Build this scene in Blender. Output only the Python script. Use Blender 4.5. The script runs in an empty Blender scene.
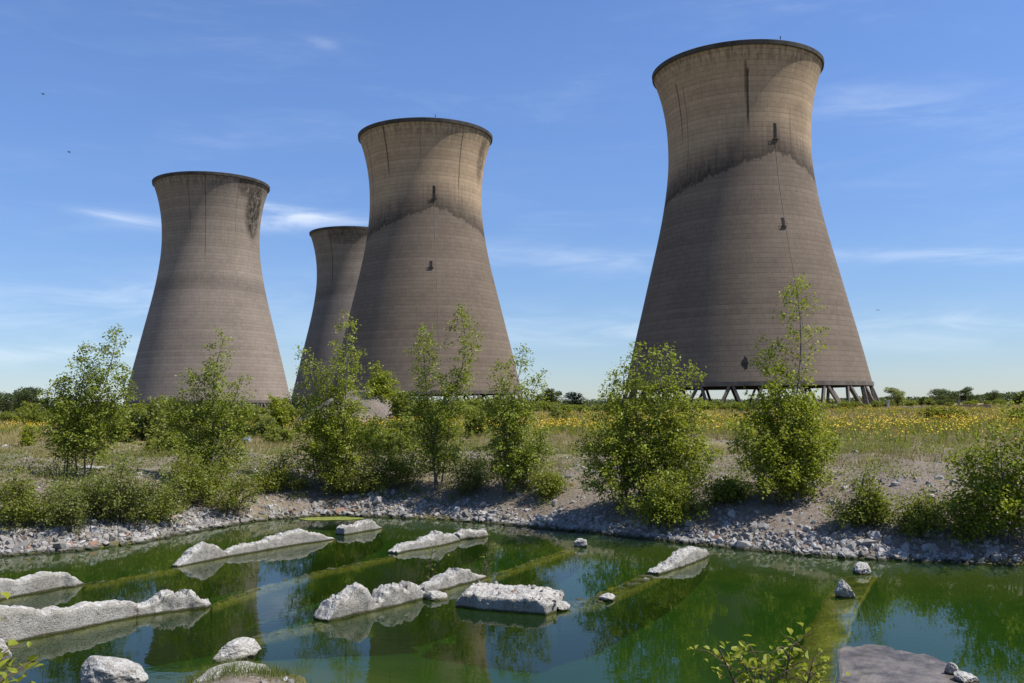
import bpy, bmesh, math, random
import numpy as np
from mathutils import Vector, Matrix, noise as mnoise

C = bpy.context.scene.collection
rng = np.random.default_rng(7)
random.seed(7)
PI = math.pi
R = math.radians

# ------------------------------------------------------------------ camera model
F = 925.0; CX, CY = 512.0, 341.5; EYE = 1.6; HORIZON = 405.9
PITCH = math.atan((HORIZON - CY) / F)
WATER = -1.5
cp, sp = math.cos(PITCH), math.sin(PITCH)
ROLL = R(0.65); cr_, sr_ = math.cos(ROLL), math.sin(ROLL)     # the photograph leans a little

def ray(px, py):
    a0 = (px - CX) / F; b0 = (CY - py) / F
    a = a0 * cr_ + b0 * sr_; b = b0 * cr_ - a0 * sr_
    return np.array([a, cp - b * sp, sp + b * cp])

def hz_(px): return HORIZON - (px - CX) * math.tan(ROLL)

def on_plane(px, py, z=WATER):
    d = ray(px, py); t = (z - EYE) / d[2]
    return np.array([0, 0, EYE]) + d * t

def at_dist(px, py, y):
    d = ray(px, py); return np.array([0, 0, EYE]) + d * (y / d[1])

cam = bpy.data.cameras.new('camera'); camo = bpy.data.objects.new('camera', cam); C.objects.link(camo)
camo.location = (0, 0, EYE); camo.rotation_euler = (Matrix.Rotation(PI / 2 + PITCH, 3, 'X') @ Matrix.Rotation(-ROLL, 3, 'Z')).to_euler()
cam.sensor_width = 36; cam.lens = 36 * F / 1024; cam.clip_start = 0.05; cam.clip_end = 20000
bpy.context.scene.camera = camo

# ------------------------------------------------------------------ sun and sky
SUN_AZ, SUN_EL = R(101.5), R(56)       # azimuth clockwise from +Y
S = Vector((math.sin(SUN_AZ) * math.cos(SUN_EL), math.cos(SUN_AZ) * math.cos(SUN_EL), math.sin(SUN_EL)))
sun = bpy.data.lights.new('sun', 'SUN'); sun.energy = 5.0; sun.angle = R(0.53); sun.color = (1.0, 0.945, 0.87)
suno = bpy.data.objects.new('sun', sun); C.objects.link(suno); suno.location = (60, -20, 80)
suno.rotation_euler = (-S).to_track_quat('-Z', 'Y').to_euler()

# ------------------------------------------------------------------ node helpers
class NT:
    def __init__(self, tree):
        self.t = tree; self.n = tree.nodes; self.l = tree.links
    def new(self, kind, **kw):
        n = self.n.new(kind)
        for k, v in kw.items(): setattr(n, k, v)
        return n
    def put(self, sock, v):
        if isinstance(v, bpy.types.NodeSocket): self.l.new(v, sock)
        elif v is not None:
            if isinstance(v, (tuple, list)) and len(v) == 3 and sock.type == 'RGBA': v = (*v, 1)
            sock.default_value = v
    def m(self, op, a, b=None, c=None, clamp=False):
        n = self.new('ShaderNodeMath', operation=op, use_clamp=clamp)
        self.put(n.inputs[0], a)
        if b is not None: self.put(n.inputs[1], b)
        if c is not None: self.put(n.inputs[2], c)
        return n.outputs[0]
    def ramp(self, v, lo, hi, a=0.0, b=1.0):
        n = self.new('ShaderNodeMapRange', interpolation_type='SMOOTHSTEP')
        self.put(n.inputs[0], v); self.put(n.inputs[1], lo); self.put(n.inputs[2], hi); self.put(n.inputs[3], a); self.put(n.inputs[4], b)
        return n.outputs[0]
    def mix(self, f, a, b, mode='MIX'):
        n = self.new('ShaderNodeMix', data_type='RGBA', blend_type=mode)
        self.put(n.inputs[0], f); self.put(n.inputs[6], a); self.put(n.inputs[7], b)
        return n.outputs[2]
    def noise(self, vec, scale, detail=4, rough=0.55, dist=0.0):
        n = self.new('ShaderNodeTexNoise')
        if vec is not None: self.put(n.inputs['Vector'], vec)
        n.inputs['Scale'].default_value = scale; n.inputs['Detail'].default_value = detail
        n.inputs['Roughness'].default_value = rough; n.inputs['Distortion'].default_value = dist
        return n.outputs[0]
    def xyz(self, x, y, z):
        n = self.new('ShaderNodeCombineXYZ')
        self.put(n.inputs[0], x); self.put(n.inputs[1], y); self.put(n.inputs[2], z); return n.outputs[0]
    def sep(self, v):
        n = self.new('ShaderNodeSeparateXYZ'); self.put(n.inputs[0], v); return n.outputs

def material(name):
    m = bpy.data.materials.new(name); m.use_nodes = True
    t = NT(m.node_tree); t.n.clear()
    out = t.new('ShaderNodeOutputMaterial')
    return m, t, out

def principled(t, out, col, rough=0.9, bump=None, bstr=0.3, bdist=0.05, spec=0.3):
    p = t.new('ShaderNodeBsdfPrincipled')
    t.put(p.inputs['Base Color'], col); t.put(p.inputs['Roughness'], rough)
    p.inputs['Specular IOR Level'].default_value = spec
    if bump is not None:
        b = t.new('ShaderNodeBump'); b.inputs['Strength'].default_value = bstr; b.inputs['Distance'].default_value = bdist
        t.put(b.inputs['Height'], bump); t.l.new(b.outputs[0], p.inputs['Normal'])
    t.l.new(p.outputs[0], out.inputs[0])
    return p

# world ------------------------------------------------------------
w = bpy.data.worlds.new('World'); bpy.context.scene.world = w; w.use_nodes = True
t = NT(w.node_tree); t.n.clear()
wo = t.new('ShaderNodeOutputWorld'); bg = t.new('ShaderNodeBackground')
sky = t.new('ShaderNodeTexSky', sky_type='NISHITA'); sky.sun_disc = False
sky.sun_elevation = SUN_EL; sky.sun_rotation = SUN_AZ
sky.air_density = 1.0; sky.dust_density = 0.1; sky.ozone_density = 4.0; sky.altitude = 0
tc = t.new('ShaderNodeTexCoord'); d = t.sep(tc.outputs['Generated'])
az = t.m('ARCTAN2', d[0], d[1]); el = t.m('ARCSINE', d[2])
def pxdir(px, py):
    r = ray(px, py); r = r / np.linalg.norm(r); return math.atan2(r[0], r[1]), math.asin(r[2])
cl = None
cvec = t.xyz(t.m('MULTIPLY', az, 5.0), t.m('MULTIPLY', el, 26.0), 0.0)
n1 = t.noise(cvec, 1.6, 6, 0.62, 0.6)
fine = t.ramp(n1, 0.36, 0.72)
for (px, py, wx, wy, slope, k) in [(250, 222, 95, 7, 0.05, .42), (290, 212, 55, 6, -0.1, .36), (900, 104, 95, 16, -0.16, .13), (120, 217, 34, 4, -0.07, .30),
                                (600, 260, 150, 9, -0.08, .24), (120, 300, 180, 22, 0.04, .22),
                                (940, 255, 110, 6, -.08, .22), (620, 330, 260, 14, 0.0, .22), (325, 44, 16, 5, -.3, .12), (60, 350, 160, 12, 0, .25), (950, 330, 160, 12, 0, .22)]:
    a0, e0 = pxdir(px, py)
    da = t.m('SUBTRACT', az, a0)
    de = t.m('SUBTRACT', t.m('SUBTRACT', el, e0), t.m('MULTIPLY', da, slope))
    q = t.m('ADD', t.m('POWER', t.m('ABSOLUTE', t.m('DIVIDE', da, wx / F)), 2.0), t.m('POWER', t.m('ABSOLUTE', t.m('DIVIDE', de, wy / F)), 2.0))
    g = t.m('MULTIPLY', t.m('POWER', 2.718, t.m('MULTIPLY', q, -0.8)), k)
    cl = g if cl is None else t.m('ADD', cl, g)
veil = t.m('MULTIPLY', t.ramp(t.noise(cvec, 0.55, 6, 0.7, 0.6), 0.42, 0.8), 0.10)
cl = t.m('MULTIPLY', t.m('ADD', cl, veil), t.m('ADD', t.m('MULTIPLY', fine, 0.85), 0.15), clamp=True)
tint = t.mix(1.0, sky.outputs[0], (.89, 1.0, 1.25), 'MULTIPLY')
dim = t.ramp(el, 0.0, .40, .74, 1.0); tint = t.mix(1.0, tint, t.xyz(dim, dim, dim), 'MULTIPLY')
col = t.mix(cl, tint, (9.0, 9.4, 9.8))
t.put(bg.inputs[0], col); bg.inputs[1].default_value = 0.098
t.l.new(bg.outputs[0], wo.inputs[0])

vs = bpy.context.scene.view_settings
vs.view_transform = 'Standard'; vs.look = 'None'; vs.gamma = 1; vs.use_curve_mapping = False; vs.exposure = 0.45
cy = bpy.context.scene.cycles
cy.max_bounces = 8; cy.transparent_max_bounces = 12; cy.diffuse_bounces = 3; cy.glossy_bounces = 3
cy.caustics_reflective = False; cy.caustics_refractive = False
cy.use_denoising = True

# ------------------------------------------------------------------ object helpers
def link(o, parent=None):
    C.objects.link(o)
    if parent is not None: o.parent = parent
    return o

def tag(o, label=None, cat=None, group=None, kind=None):
    if label: o['label'] = label
    if cat: o['category'] = cat; o['kind'] = 'thing'
    if group: o['group'] = group
    if kind: o['kind'] = kind
    return o

def empty(name, loc, label, cat, group=None, rz=0):
    o = bpy.data.objects.new(name, None); C.objects.link(o)
    o.location = loc; o.rotation_euler = (0, 0, rz); o.empty_display_size = 0.2
    return tag(o, label, cat, group)

def mesh_np(name, V, Fc, mats, parent=None, smooth=False, mi=None):
    """V (n,3); Fc (m,k) constant-size faces, or a list of such arrays"""
    V = np.asarray(V, dtype=np.float32)
    if not isinstance(Fc, list): Fc = [Fc]
    elif not isinstance(Fc[0], np.ndarray): Fc = [np.asarray(Fc)]
    Fc = [np.asarray(f, dtype=np.int32) for f in Fc if len(f)]
    me = bpy.data.meshes.new(name)
    me.vertices.add(len(V)); me.vertices.foreach_set('co', V.ravel())
    loops = np.concatenate([f.ravel() for f in Fc])
    sizes = np.concatenate([np.full(len(f), f.shape[1], dtype=np.int32) for f in Fc])
    starts = np.concatenate([[0], np.cumsum(sizes)[:-1]]).astype(np.int32)
    me.loops.add(len(loops)); me.loops.foreach_set('vertex_index', loops)
    me.polygons.add(len(sizes)); me.polygons.foreach_set('loop_start', starts)
    try: me.polygons.foreach_set('loop_total', sizes)
    except Exception: pass
    if not isinstance(mats, (list, tuple)): mats = [mats]
    for m in mats: me.materials.append(m)
    if mi is not None: me.polygons.foreach_set('material_index', np.asarray(mi, dtype=np.int32))
    me.polygons.foreach_set('use_smooth', np.full(len(sizes), smooth))
    me.update(calc_edges=True); me.validate()
    return link(bpy.data.objects.new(name, me), parent)

class MB:
    """collects pieces, builds one mesh"""
    def __init__(self): self.v = []; self.f3 = []; self.f4 = []; self.n = 0
    def add(self, V, F3=None, F4=None):
        self.v.append(np.asarray(V, float))
        if F3 is not None and len(F3): self.f3.append(np.asarray(F3) + self.n)
        if F4 is not None and len(F4): self.f4.append(np.asarray(F4) + self.n)
        self.n += len(V)
    def box(self, a, b, w, h=None, up=(0, 0, 1)):
        """square bar from a to b"""
        a, b = np.asarray(a, float), np.asarray(b, float); h = w if h is None else h
        d = (b - a) / np.linalg.norm(b - a)
        s = np.cross(d, up)
        if np.linalg.norm(s) < 1e-4: s = np.array([1.0, 0, 0])
        s /= np.linalg.norm(s); u = np.cross(s, d)
        V = [p + s * i * w / 2 + u * j * h / 2 for p in (a, b) for (i, j) in ((-1, -1), (1, -1), (1, 1), (-1, 1))]
        self.add(V, None, [(3, 2, 1, 0), (4, 5, 6, 7), (0, 1, 5, 4), (1, 2, 6, 5), (2, 3, 7, 6), (3, 0, 4, 7)])
    def tube(self, P, rad, sides=5):
        P = np.asarray(P, float); n = len(P); rad = np.broadcast_to(rad, (n,))
        T = np.gradient(P, axis=0); T /= (np.linalg.norm(T, axis=1, keepdims=True) + 1e-9)
        ref = np.array([0.3, 0.9, 0.1]) if abs(T[0, 2]) > 0.7 else np.array([0, 0, 1.0])
        A = np.cross(T, ref); A /= (np.linalg.norm(A, axis=1, keepdims=True) + 1e-9); B = np.cross(T, A)
        ang = np.arange(sides) * 2 * PI / sides
        V = (P[:, None] + rad[:, None, None] * (A[:, None] * np.cos(ang)[None, :, None] + B[:, None] * np.sin(ang)[None, :, None])).reshape(-1, 3)
        i = np.arange(n - 1)[:, None] * sides; j = np.arange(sides)[None]; k = (j + 1) % sides
        Q = np.stack([i + j, i + k, i + sides + k, i + sides + j], -1).reshape(-1, 4)
        self.add(V, None, Q)
    def build(self, name, mat, parent=None, smooth=False):
        V = np.concatenate(self.v); fs = []
        if self.f3: fs.append(np.concatenate(self.f3))
        if self.f4: fs.append(np.concatenate(self.f4))
        return mesh_np(name, V, fs, mat, parent, smooth)

# value noise -------------------------------------------------------
_tab = np.random.default_rng(3).random((256, 256))
def vnoise(x, y):
    xi = np.floor(x).astype(int); yi = np.floor(y).astype(int); fx = x - xi; fy = y - yi
    fx = fx * fx * (3 - 2 * fx); fy = fy * fy * (3 - 2 * fy)
    a = _tab[xi & 255, yi & 255]; b = _tab[(xi + 1) & 255, yi & 255]; c = _tab[xi & 255, (yi + 1) & 255]; e = _tab[(xi + 1) & 255, (yi + 1) & 255]
    return (a * (1 - fx) + b * fx) * (1 - fy) + (c * (1 - fx) + e * fx) * fy
def fbm(x, y, oct=4):
    s = 0; a = 1; tot = 0
    for k in range(oct):
        s = s + a * vnoise(x * 2 ** k + 13.7 * k, y * 2 ** k + 7.1 * k); tot += a; a *= 0.5
    return s / tot

# ------------------------------------------------------------------ terrain
far_px = [(-160, 566), (-60, 560), (0, 556), (70, 551), (135, 543), (200, 530), (262, 520), (330, 515), (400, 517), (470, 521), (560, 529), (620, 535), (690, 543),
          (760, 550), (840, 557), (930, 561), (1024, 565), (1130, 574)]
near_px = [(1130, 690), (1020, 692), (970, 702), (880, 730), (700, 745), (520, 745), (380, 730), (325, 698), (298, 677), (245, 664), (210, 670), (176, 688), (140, 725), (0, 745), (-160, 745)]
poly = [on_plane(x, y)[:2] for x, y in far_px] + [np.array([24, 16.0]), np.array([26, 11.0])] + [on_plane(x, y)[:2] for x, y in near_px] + [np.array([-26, 11.0]), np.array([-26, 17.0])]
poly = np.array(poly)
def sdist(X, Y):
    """positive on land"""
    P = np.stack([X.ravel(), Y.ravel()], 1); best = np.full(len(P), 1e9); inside = np.zeros(len(P), bool)
    for i in range(len(poly)):
        a, b = poly[i], poly[(i + 1) % len(poly)]
        ab = b - a; ap = P - a
        tt = np.clip((ap @ ab) / (ab @ ab), 0, 1)
        dd = np.linalg.norm(ap - tt[:, None] * ab, axis=1); best = np.minimum(best, dd)
        cond = ((a[1] > P[:, 1]) != (b[1] > P[:, 1]))
        with np.errstate(divide='ignore', invalid='ignore'):
            xi = a[0] + (P[:, 1] - a[1]) / (b[1] - a[1] + 1e-12) * (b[0] - a[0])
        inside ^= cond & (P[:, 0] < xi)
    return np.where(inside, -best, best).reshape(X.shape)

def height(X, Y):
    X = np.asarray(X, float); Y = np.asarray(Y, float)
    d = sdist(X, Y)
    farside = Y > 12
    up = np.where(farside, np.interp(d, [0, .5, 1.6, 3.2, 6.0], [0, .28, .72, 1.18, 1.5]), np.interp(d, [0, .5, 3, 6.0], [0, .12, .7, 1.5]))
    down = -np.interp(-d, [0, .6, 2.2, 4], [0, .16, .5, .85])
    z = WATER + np.where(d > 0, up, down)
    amp = np.clip((d + 0.3) / 3, 0.12, 1) * np.where(d < 0, 0.4, 1)
    z = z + (fbm(X * .45 + 50, Y * .45 + 20, 4) - .5) * 0.5 * amp + (fbm(X * 2.3, Y * 2.3, 3) - .5) * 0.14 * np.clip(amp, .3, 1)
    far = np.clip((Y - 40) / 60, 0, 1)
    z = z + (fbm(X * .03 + 5, Y * .03 + 9, 3) - .5) * 0.9 * far
    return z

def hgt(x, y): return float(height(np.array([x]), np.array([y]))[0])

def ground_hit(px, py):
    d0 = ray(px, py); o = np.array([0, 0, EYE])
    ts = np.concatenate([np.linspace(3, 60, 1200), np.geomspace(60, 1500, 800)[1:]])
    P = o + d0 * ts[:, None]
    below = P[:, 2] < height(P[:, 0], P[:, 1])
    i = int(np.argmax(below)) if below.any() else len(ts) - 1
    p = P[i].copy(); p[2] = hgt(p[0], p[1]); return p

def axis_lines(lo, hi, step, far, growth=1.16):
    a = list(np.arange(lo, hi + step / 2, step)); s = step; v = hi
    while v < far: s *= growth; v += s; a.append(v)
    s = step; v = lo; pre = []
    while v > -far: s *= growth; v -= s; pre.append(v)
    return np.array(pre[::-1] + a)
gx = axis_lines(-19, 19, 0.16, 5000); gy = axis_lines(3, 46, 0.16, 5000)
GX, GY = np.meshgrid(gx, gy); GZ = height(GX, GY)
nx, ny = len(gx), len(gy)
V = np.stack([GX.ravel(), GY.ravel(), GZ.ravel()], 1)
i = np.arange(ny - 1)[:, None] * nx + np.arange(nx - 1)[None]
Q = np.stack([i, i + 1, i + nx + 1, i + nx], -1).reshape(-1, 4)

m_ground, t, out = material('dusty_ground')
geo = t.new('ShaderNodeNewGeometry'); P = geo.outputs['Position']; px_, py_, pz_ = t.sep(P)
big = t.noise(P, 0.16, 5, 0.6); mid = t.noise(P, 1.1, 5, 0.6); fin = t.noise(P, 9.0, 4, 0.65); grit = t.noise(P, 38.0, 3, 0.7)
soil = t.mix(mid, (0.105, 0.077, 0.053), (0.205, 0.160, 0.120))
soil = t.mix(t.ramp(fin, .35, .72), soil, (0.24, 0.215, 0.185))
soil = t.mix(t.ramp(grit, .55, .68), soil, (0.10, 0.085, 0.07))
grass = t.mix(mid, (0.27, 0.215, 0.10), (0.16, 0.15, 0.055))
gmask = t.m('MULTIPLY', t.ramp(t.m('ADD', t.m('MULTIPLY', big, .6), t.m('MULTIPLY', mid, .4)), .44, .58), t.ramp(py_, 22.0, 34.0), clamp=True)
gmask = t.m('MAXIMUM', gmask, t.m('MULTIPLY', t.ramp(py_, 34.0, 52.0), t.ramp(mid, .25, .5, .55, 1.0)))
land = t.mix(gmask, soil, grass)
wet = t.ramp(pz_, WATER + .02, WATER + .16)
algae = t.mix(t.ramp(t.noise(P, 1.6, 5, .65), .38, .62), (0.018, 0.062, 0.008), (0.065, 0.10, 0.014))
algae = t.mix(t.ramp(pz_, WATER - .5, WATER - .05), algae, t.mix(fin, (0.13, 0.12, 0.03), (0.17, 0.17, 0.055)))
algae = t.mix(t.ramp(pz_, WATER - .75, WATER - .3), (0.012, 0.058, 0.008), algae)
shore = t.mix(wet, t.mix(0.5, algae, (0.06, 0.05, 0.035)), land)
colr = t.mix(t.ramp(pz_, WATER - .04, WATER + .03), algae, shore)
principled(t, out, colr, 0.95, t.m('ADD', fin, t.m('MULTIPLY', grit, .5)), .8, .05, .15)
ground = tag(mesh_np('ground', V, Q, m_ground, None, True), kind='structure')

# ------------------------------------------------------------------ water
m_water, t, out = material('pond_water')
fr = t.new('ShaderNodeFresnel'); fr.inputs[0].default_value = 1.33
geo = t.new('ShaderNodeNewGeometry'); P = geo.outputs['Position']; q = t.sep(P)
bmp = t.new('ShaderNodeBump'); bmp.inputs['Strength'].default_value = 0.05; bmp.inputs['Distance'].default_value = 0.02
t.put(bmp.inputs['Height'], t.noise(t.xyz(t.m('MULTIPLY', q[0], 1.0), t.m('MULTIPLY', q[1], 1.6), 0.0), 3.2, 3, .5))
gl = t.new('ShaderNodeBsdfGlossy'); gl.inputs['Roughness'].default_value = 0.0
t.l.new(bmp.outputs[0], gl.inputs['Normal']); t.l.new(bmp.outputs[0], fr.inputs['Normal'])
tr = t.new('ShaderNodeBsdfTransparent'); tr.inputs[0].default_value = (0.74, 0.88, 0.66, 1)
df = t.new('ShaderNodeBsdfDiffuse'); df.inputs[0].default_value = (0.018, 0.043, 0.004, 1)
mx = t.new('ShaderNodeMixShader'); mx.inputs[0].default_value = 0.38
t.l.new(tr.outputs[0], mx.inputs[1]); t.l.new(df.outputs[0], mx.inputs[2])
mx2 = t.new('ShaderNodeMixShader'); t.l.new(fr.outputs[0], mx2.inputs[0]); t.l.new(mx.outputs[0], mx2.inputs[1]); t.l.new(gl.outputs[0], mx2.inputs[2])
t.l.new(mx2.outputs[0], out.inputs[0])
tag(mesh_np('pond_water', [(-28, 6, WATER), (28, 6, WATER), (28, 30, WATER), (-28, 30, WATER)], [(0, 1, 2, 3)], m_water), kind='structure')

# ------------------------------------------------------------------ cooling towers
prof_z = np.array([5.6, 12, 19.5, 27, 35.4, 40.5, 45.6, 51, 56.5, 61.6, 66, 70, 74, 78, 82, 86, 90.2])
prof_r = np.array([32.2, 30.7, 28.9, 27.0, 24.9, 23.6, 22.35, 21.15, 20.15, 19.45, 19.1, 19.03, 19.17, 19.57, 20.25, 21.25, 22.65])
def cubic(zs):   # Catmull-Rom
    zs = np.atleast_1d(zs); m = np.gradient(prof_r, prof_z)
    k = np.clip(np.searchsorted(prof_z, zs) - 1, 0, len(prof_z) - 2)
    h = prof_z[k + 1] - prof_z[k]; u = (zs - prof_z[k]) / h
    return ((2 * u**3 - 3 * u**2 + 1) * prof_r[k] + (u**3 - 2 * u**2 + u) * h * m[k] + (-2 * u**3 + 3 * u**2) * prof_r[k + 1] + (u**3 - u**2) * h * m[k + 1])

TS = [1.0, 1.0]
def tower_hit(pos, px, py):
    d = ray(px, py); o = np.array([0, 0, EYE])
    ts = np.linspace(pos[1] - 60, pos[1] + 10, 4000)
    P = o + d * ts[:, None]; rel = (P - np.array([pos[0], pos[1], pos[2]])) / np.array([TS[0], TS[0], TS[1]])
    rr = np.hypot(rel[:, 0], rel[:, 1]); ok = (rr < cubic(np.clip(rel[:, 2], 5.6, 90.2))) & (rel[:, 2] > 0) & (rel[:, 2] < 91)
    i = int(np.argmax(ok)); return math.atan2(rel[i, 1], rel[i, 0]), rel[i, 2]

def concrete_tower_mat(name, zpeak, streaks, blotch, upper, lower, dark=0.5, drop=12.0, soft=.4):
    m, t, out = material(name)
    tc = t.new('ShaderNodeTexCoord'); x, y, z = t.sep(tc.outputs['Object'])
    th = t.m('ARCTAN2', y, x)
    LIFT, SEG = 1.25, 96
    row = t.m('FLOOR', t.m('DIVIDE', z, LIFT)); sg = t.m('FLOOR', t.m('MULTIPLY', th, SEG / (2 * PI)))
    wn = t.new('ShaderNodeTexWhiteNoise', noise_dimensions='2D'); t.put(wn.inputs['Vector'], t.xyz(row, sg, 0.0))
    wr = t.new('ShaderNodeTexWhiteNoise', noise_dimensions='1D'); t.put(wr.inputs['W'], row)
    cyl = t.xyz(t.m('MULTIPLY', x, 1.0), t.m('MULTIPLY', y, 1.0), z)
    big = t.noise(cyl, .06, 4, .6); med = t.noise(cyl, .5, 5, .65)
    strv = t.xyz(x, y, t.m('MULTIPLY', z, .035)); strk = t.noise(strv, 1.1, 4, .6); strf = t.noise(strv, 3.0, 3, .6)
    u = t.m('ABSOLUTE', th)
    zl = t.m('SUBTRACT', zpeak, t.m('MULTIPLY', t.m('POWER', t.m('DIVIDE', u, 1.75), .75), drop))
    zl = t.m('ADD', zl, t.m('MULTIPLY', t.m('SUBTRACT', t.noise(cyl, .45, 6, .75), .5), 5.0))
    zl = t.m('ADD', zl, t.m('MULTIPLY', t.m('SUBTRACT', strk, .5), 3.0))
    dz = t.m('SUBTRACT', z, zl)
    above = t.ramp(dz, -soft, soft)
    band = t.m('MULTIPLY', above, t.ramp(dz, 0.0, 9.5, 1.0, 0.0))
    band = t.m('MULTIPLY', band, t.m('ADD', t.m('MULTIPLY', strk, .8), t.m('MULTIPLY', big, .7)), clamp=True)
    core = t.m('MULTIPLY', t.m('MULTIPLY', above, t.ramp(dz, .3, 2.6, 1.0, 0.0)), t.m('MULTIPLY', t.ramp(med, .30, .62, .35, 1.0), 1.0 if soft < 1 else 0.0))
    base = t.mix(t.ramp(dz, 0.0, 13.0), lower, upper)
    tone = t.m('ADD', .50, t.m('ADD', t.m('MULTIPLY', big, .58), t.m('MULTIPLY', med, .42)))
    tone = t.m('ADD', tone, t.m('MULTIPLY', t.m('SUBTRACT', wn.outputs[0], .5), .09))
    tone = t.m('ADD', tone, t.m('MULTIPLY', t.m('SUBTRACT', wr.outputs[0], .5), .16))
    fz = t.m('FRACT', t.m('DIVIDE', z, LIFT)); fs = t.m('FRACT', t.m('MULTIPLY', th, SEG / (2 * PI)))
    tone = t.m('MULTIPLY', tone, t.m('SUBTRACT', 1.0, t.m('MULTIPLY', t.m('MULTIPLY', t.m('LESS_THAN', fz, .2), t.ramp(med, .3, .65)), .26)))
    tone = t.m('MULTIPLY', tone, t.m('SUBTRACT', 1.0, t.m('MULTIPLY', t.m('LESS_THAN', fs, .10), .035)))
    tone = t.m('MULTIPLY', tone, t.ramp(strf, .30, .62, .88, 1.04))
    # soot under the rim
    top = t.m('MULTIPLY', t.ramp(z, 83.0, 90.0), t.ramp(strk, .38, .66))
    tone = t.m('MULTIPLY', tone, t.m('SUBTRACT', 1.0, t.m('MULTIPLY', top, .5)))
    tone = t.m('MULTIPLY', tone, t.m('SUBTRACT', 1.0, t.m('MULTIPLY', band, dark * .66)))
    tone = t.m('MULTIPLY', tone, t.m('SUBTRACT', 1.0, t.m('MULTIPLY', core, dark * .38)))
    for (a, z0, z1, wd, s) in streaks:
        wob = t.m('MULTIPLY', t.m('SUBTRACT', t.noise(t.xyz(0.0, 0.0, z), .25, 3, .6), .5), .02)
        dd = t.m('ABSOLUTE', t.m('ADD', t.m('SUBTRACT', th, a), wob))
        k = t.m('MULTIPLY', t.ramp(dd, wd * .35, wd, 1.0, 0.0), t.m('MULTIPLY', t.ramp(z, z0 - 6, z0), t.ramp(z, z1, z1 + 1.0, 1.0, 0.0)))
        tone = t.m('MULTIPLY', tone, t.m('SUBTRACT', 1.0, t.m('MULTIPLY', k, s)))
    for (a, z0, ra, rz, s) in blotch:
        dd = t.m('ADD', t.m('POWER', t.m('ABSOLUTE', t.m('DIVIDE', t.m('SUBTRACT', th, a), ra)), 2.0), t.m('POWER', t.m('ABSOLUTE', t.m('DIVIDE', t.m('SUBTRACT', z, z0), rz)), 2.0))
        k = t.m('MULTIPLY', t.ramp(dd, .25, 1.2, 1.0, 0.0), t.ramp(t.m('ADD', t.m('MULTIPLY', med, .5), t.m('MULTIPLY', strf, .5)), .36, .56))
        tone = t.m('MULTIPLY', tone, t.m('SUBTRACT', 1.0, t.m('MULTIPLY', k, s)))
    hsv = t.mix(1.0, base, t.xyz(tone, tone, tone), 'MULTIPLY')
    principled(t, out, hsv, .92, t.m('ADD', t.m('GREATER_THAN', fz, .12), t.m('MULTIPLY', med, .4)), .22, .06, .2)
    return m

def simple(name, c0, c1, scale=3.0, rough=.9, bstr=.4, bd=.03):
    m, t, out = material(name)
    tc = t.new('ShaderNodeTexCoord'); n = t.noise(tc.outputs['Object'], scale, 5, .65)
    principled(t, out, t.mix(t.ramp(n, .3, .7), c0, c1), rough, n, bstr, bd, .25)
    return m
m_leg = simple('leg_concrete', (.085, .072, .06), (.15, .13, .11), .6)
m_rim = simple('rim_concrete', (.035, .032, .03), (.075, .068, .06), .4)
m_dark = simple('opening_shade', (.008, .008, .008), (.02, .02, .02), 1)  # near-black colour stands in for the unlit depth of the tower openings
m_steel = simple('galvanised_steel', (.25, .25, .25), (.36, .36, .35), 2, .6)
m_rust = simple('weathered_conductor', (.22, .20, .17), (.34, .31, .27), .4)

def revolve(zs, ro, seg=144):
    a = np.arange(seg) * 2 * PI / seg
    V = np.stack([ro[:, None] * np.cos(a), ro[:, None] * np.sin(a), np.broadcast_to(zs[:, None], (len(zs), seg))], -1).reshape(-1, 3)
    n = len(zs); i = np.arange(n - 1)[:, None] * seg; j = np.arange(seg)[None]; k = (j + 1) % seg
    return V, np.stack([i + j, i + k, i + seg + k, i + seg + j], -1).reshape(-1, 4)

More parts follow.
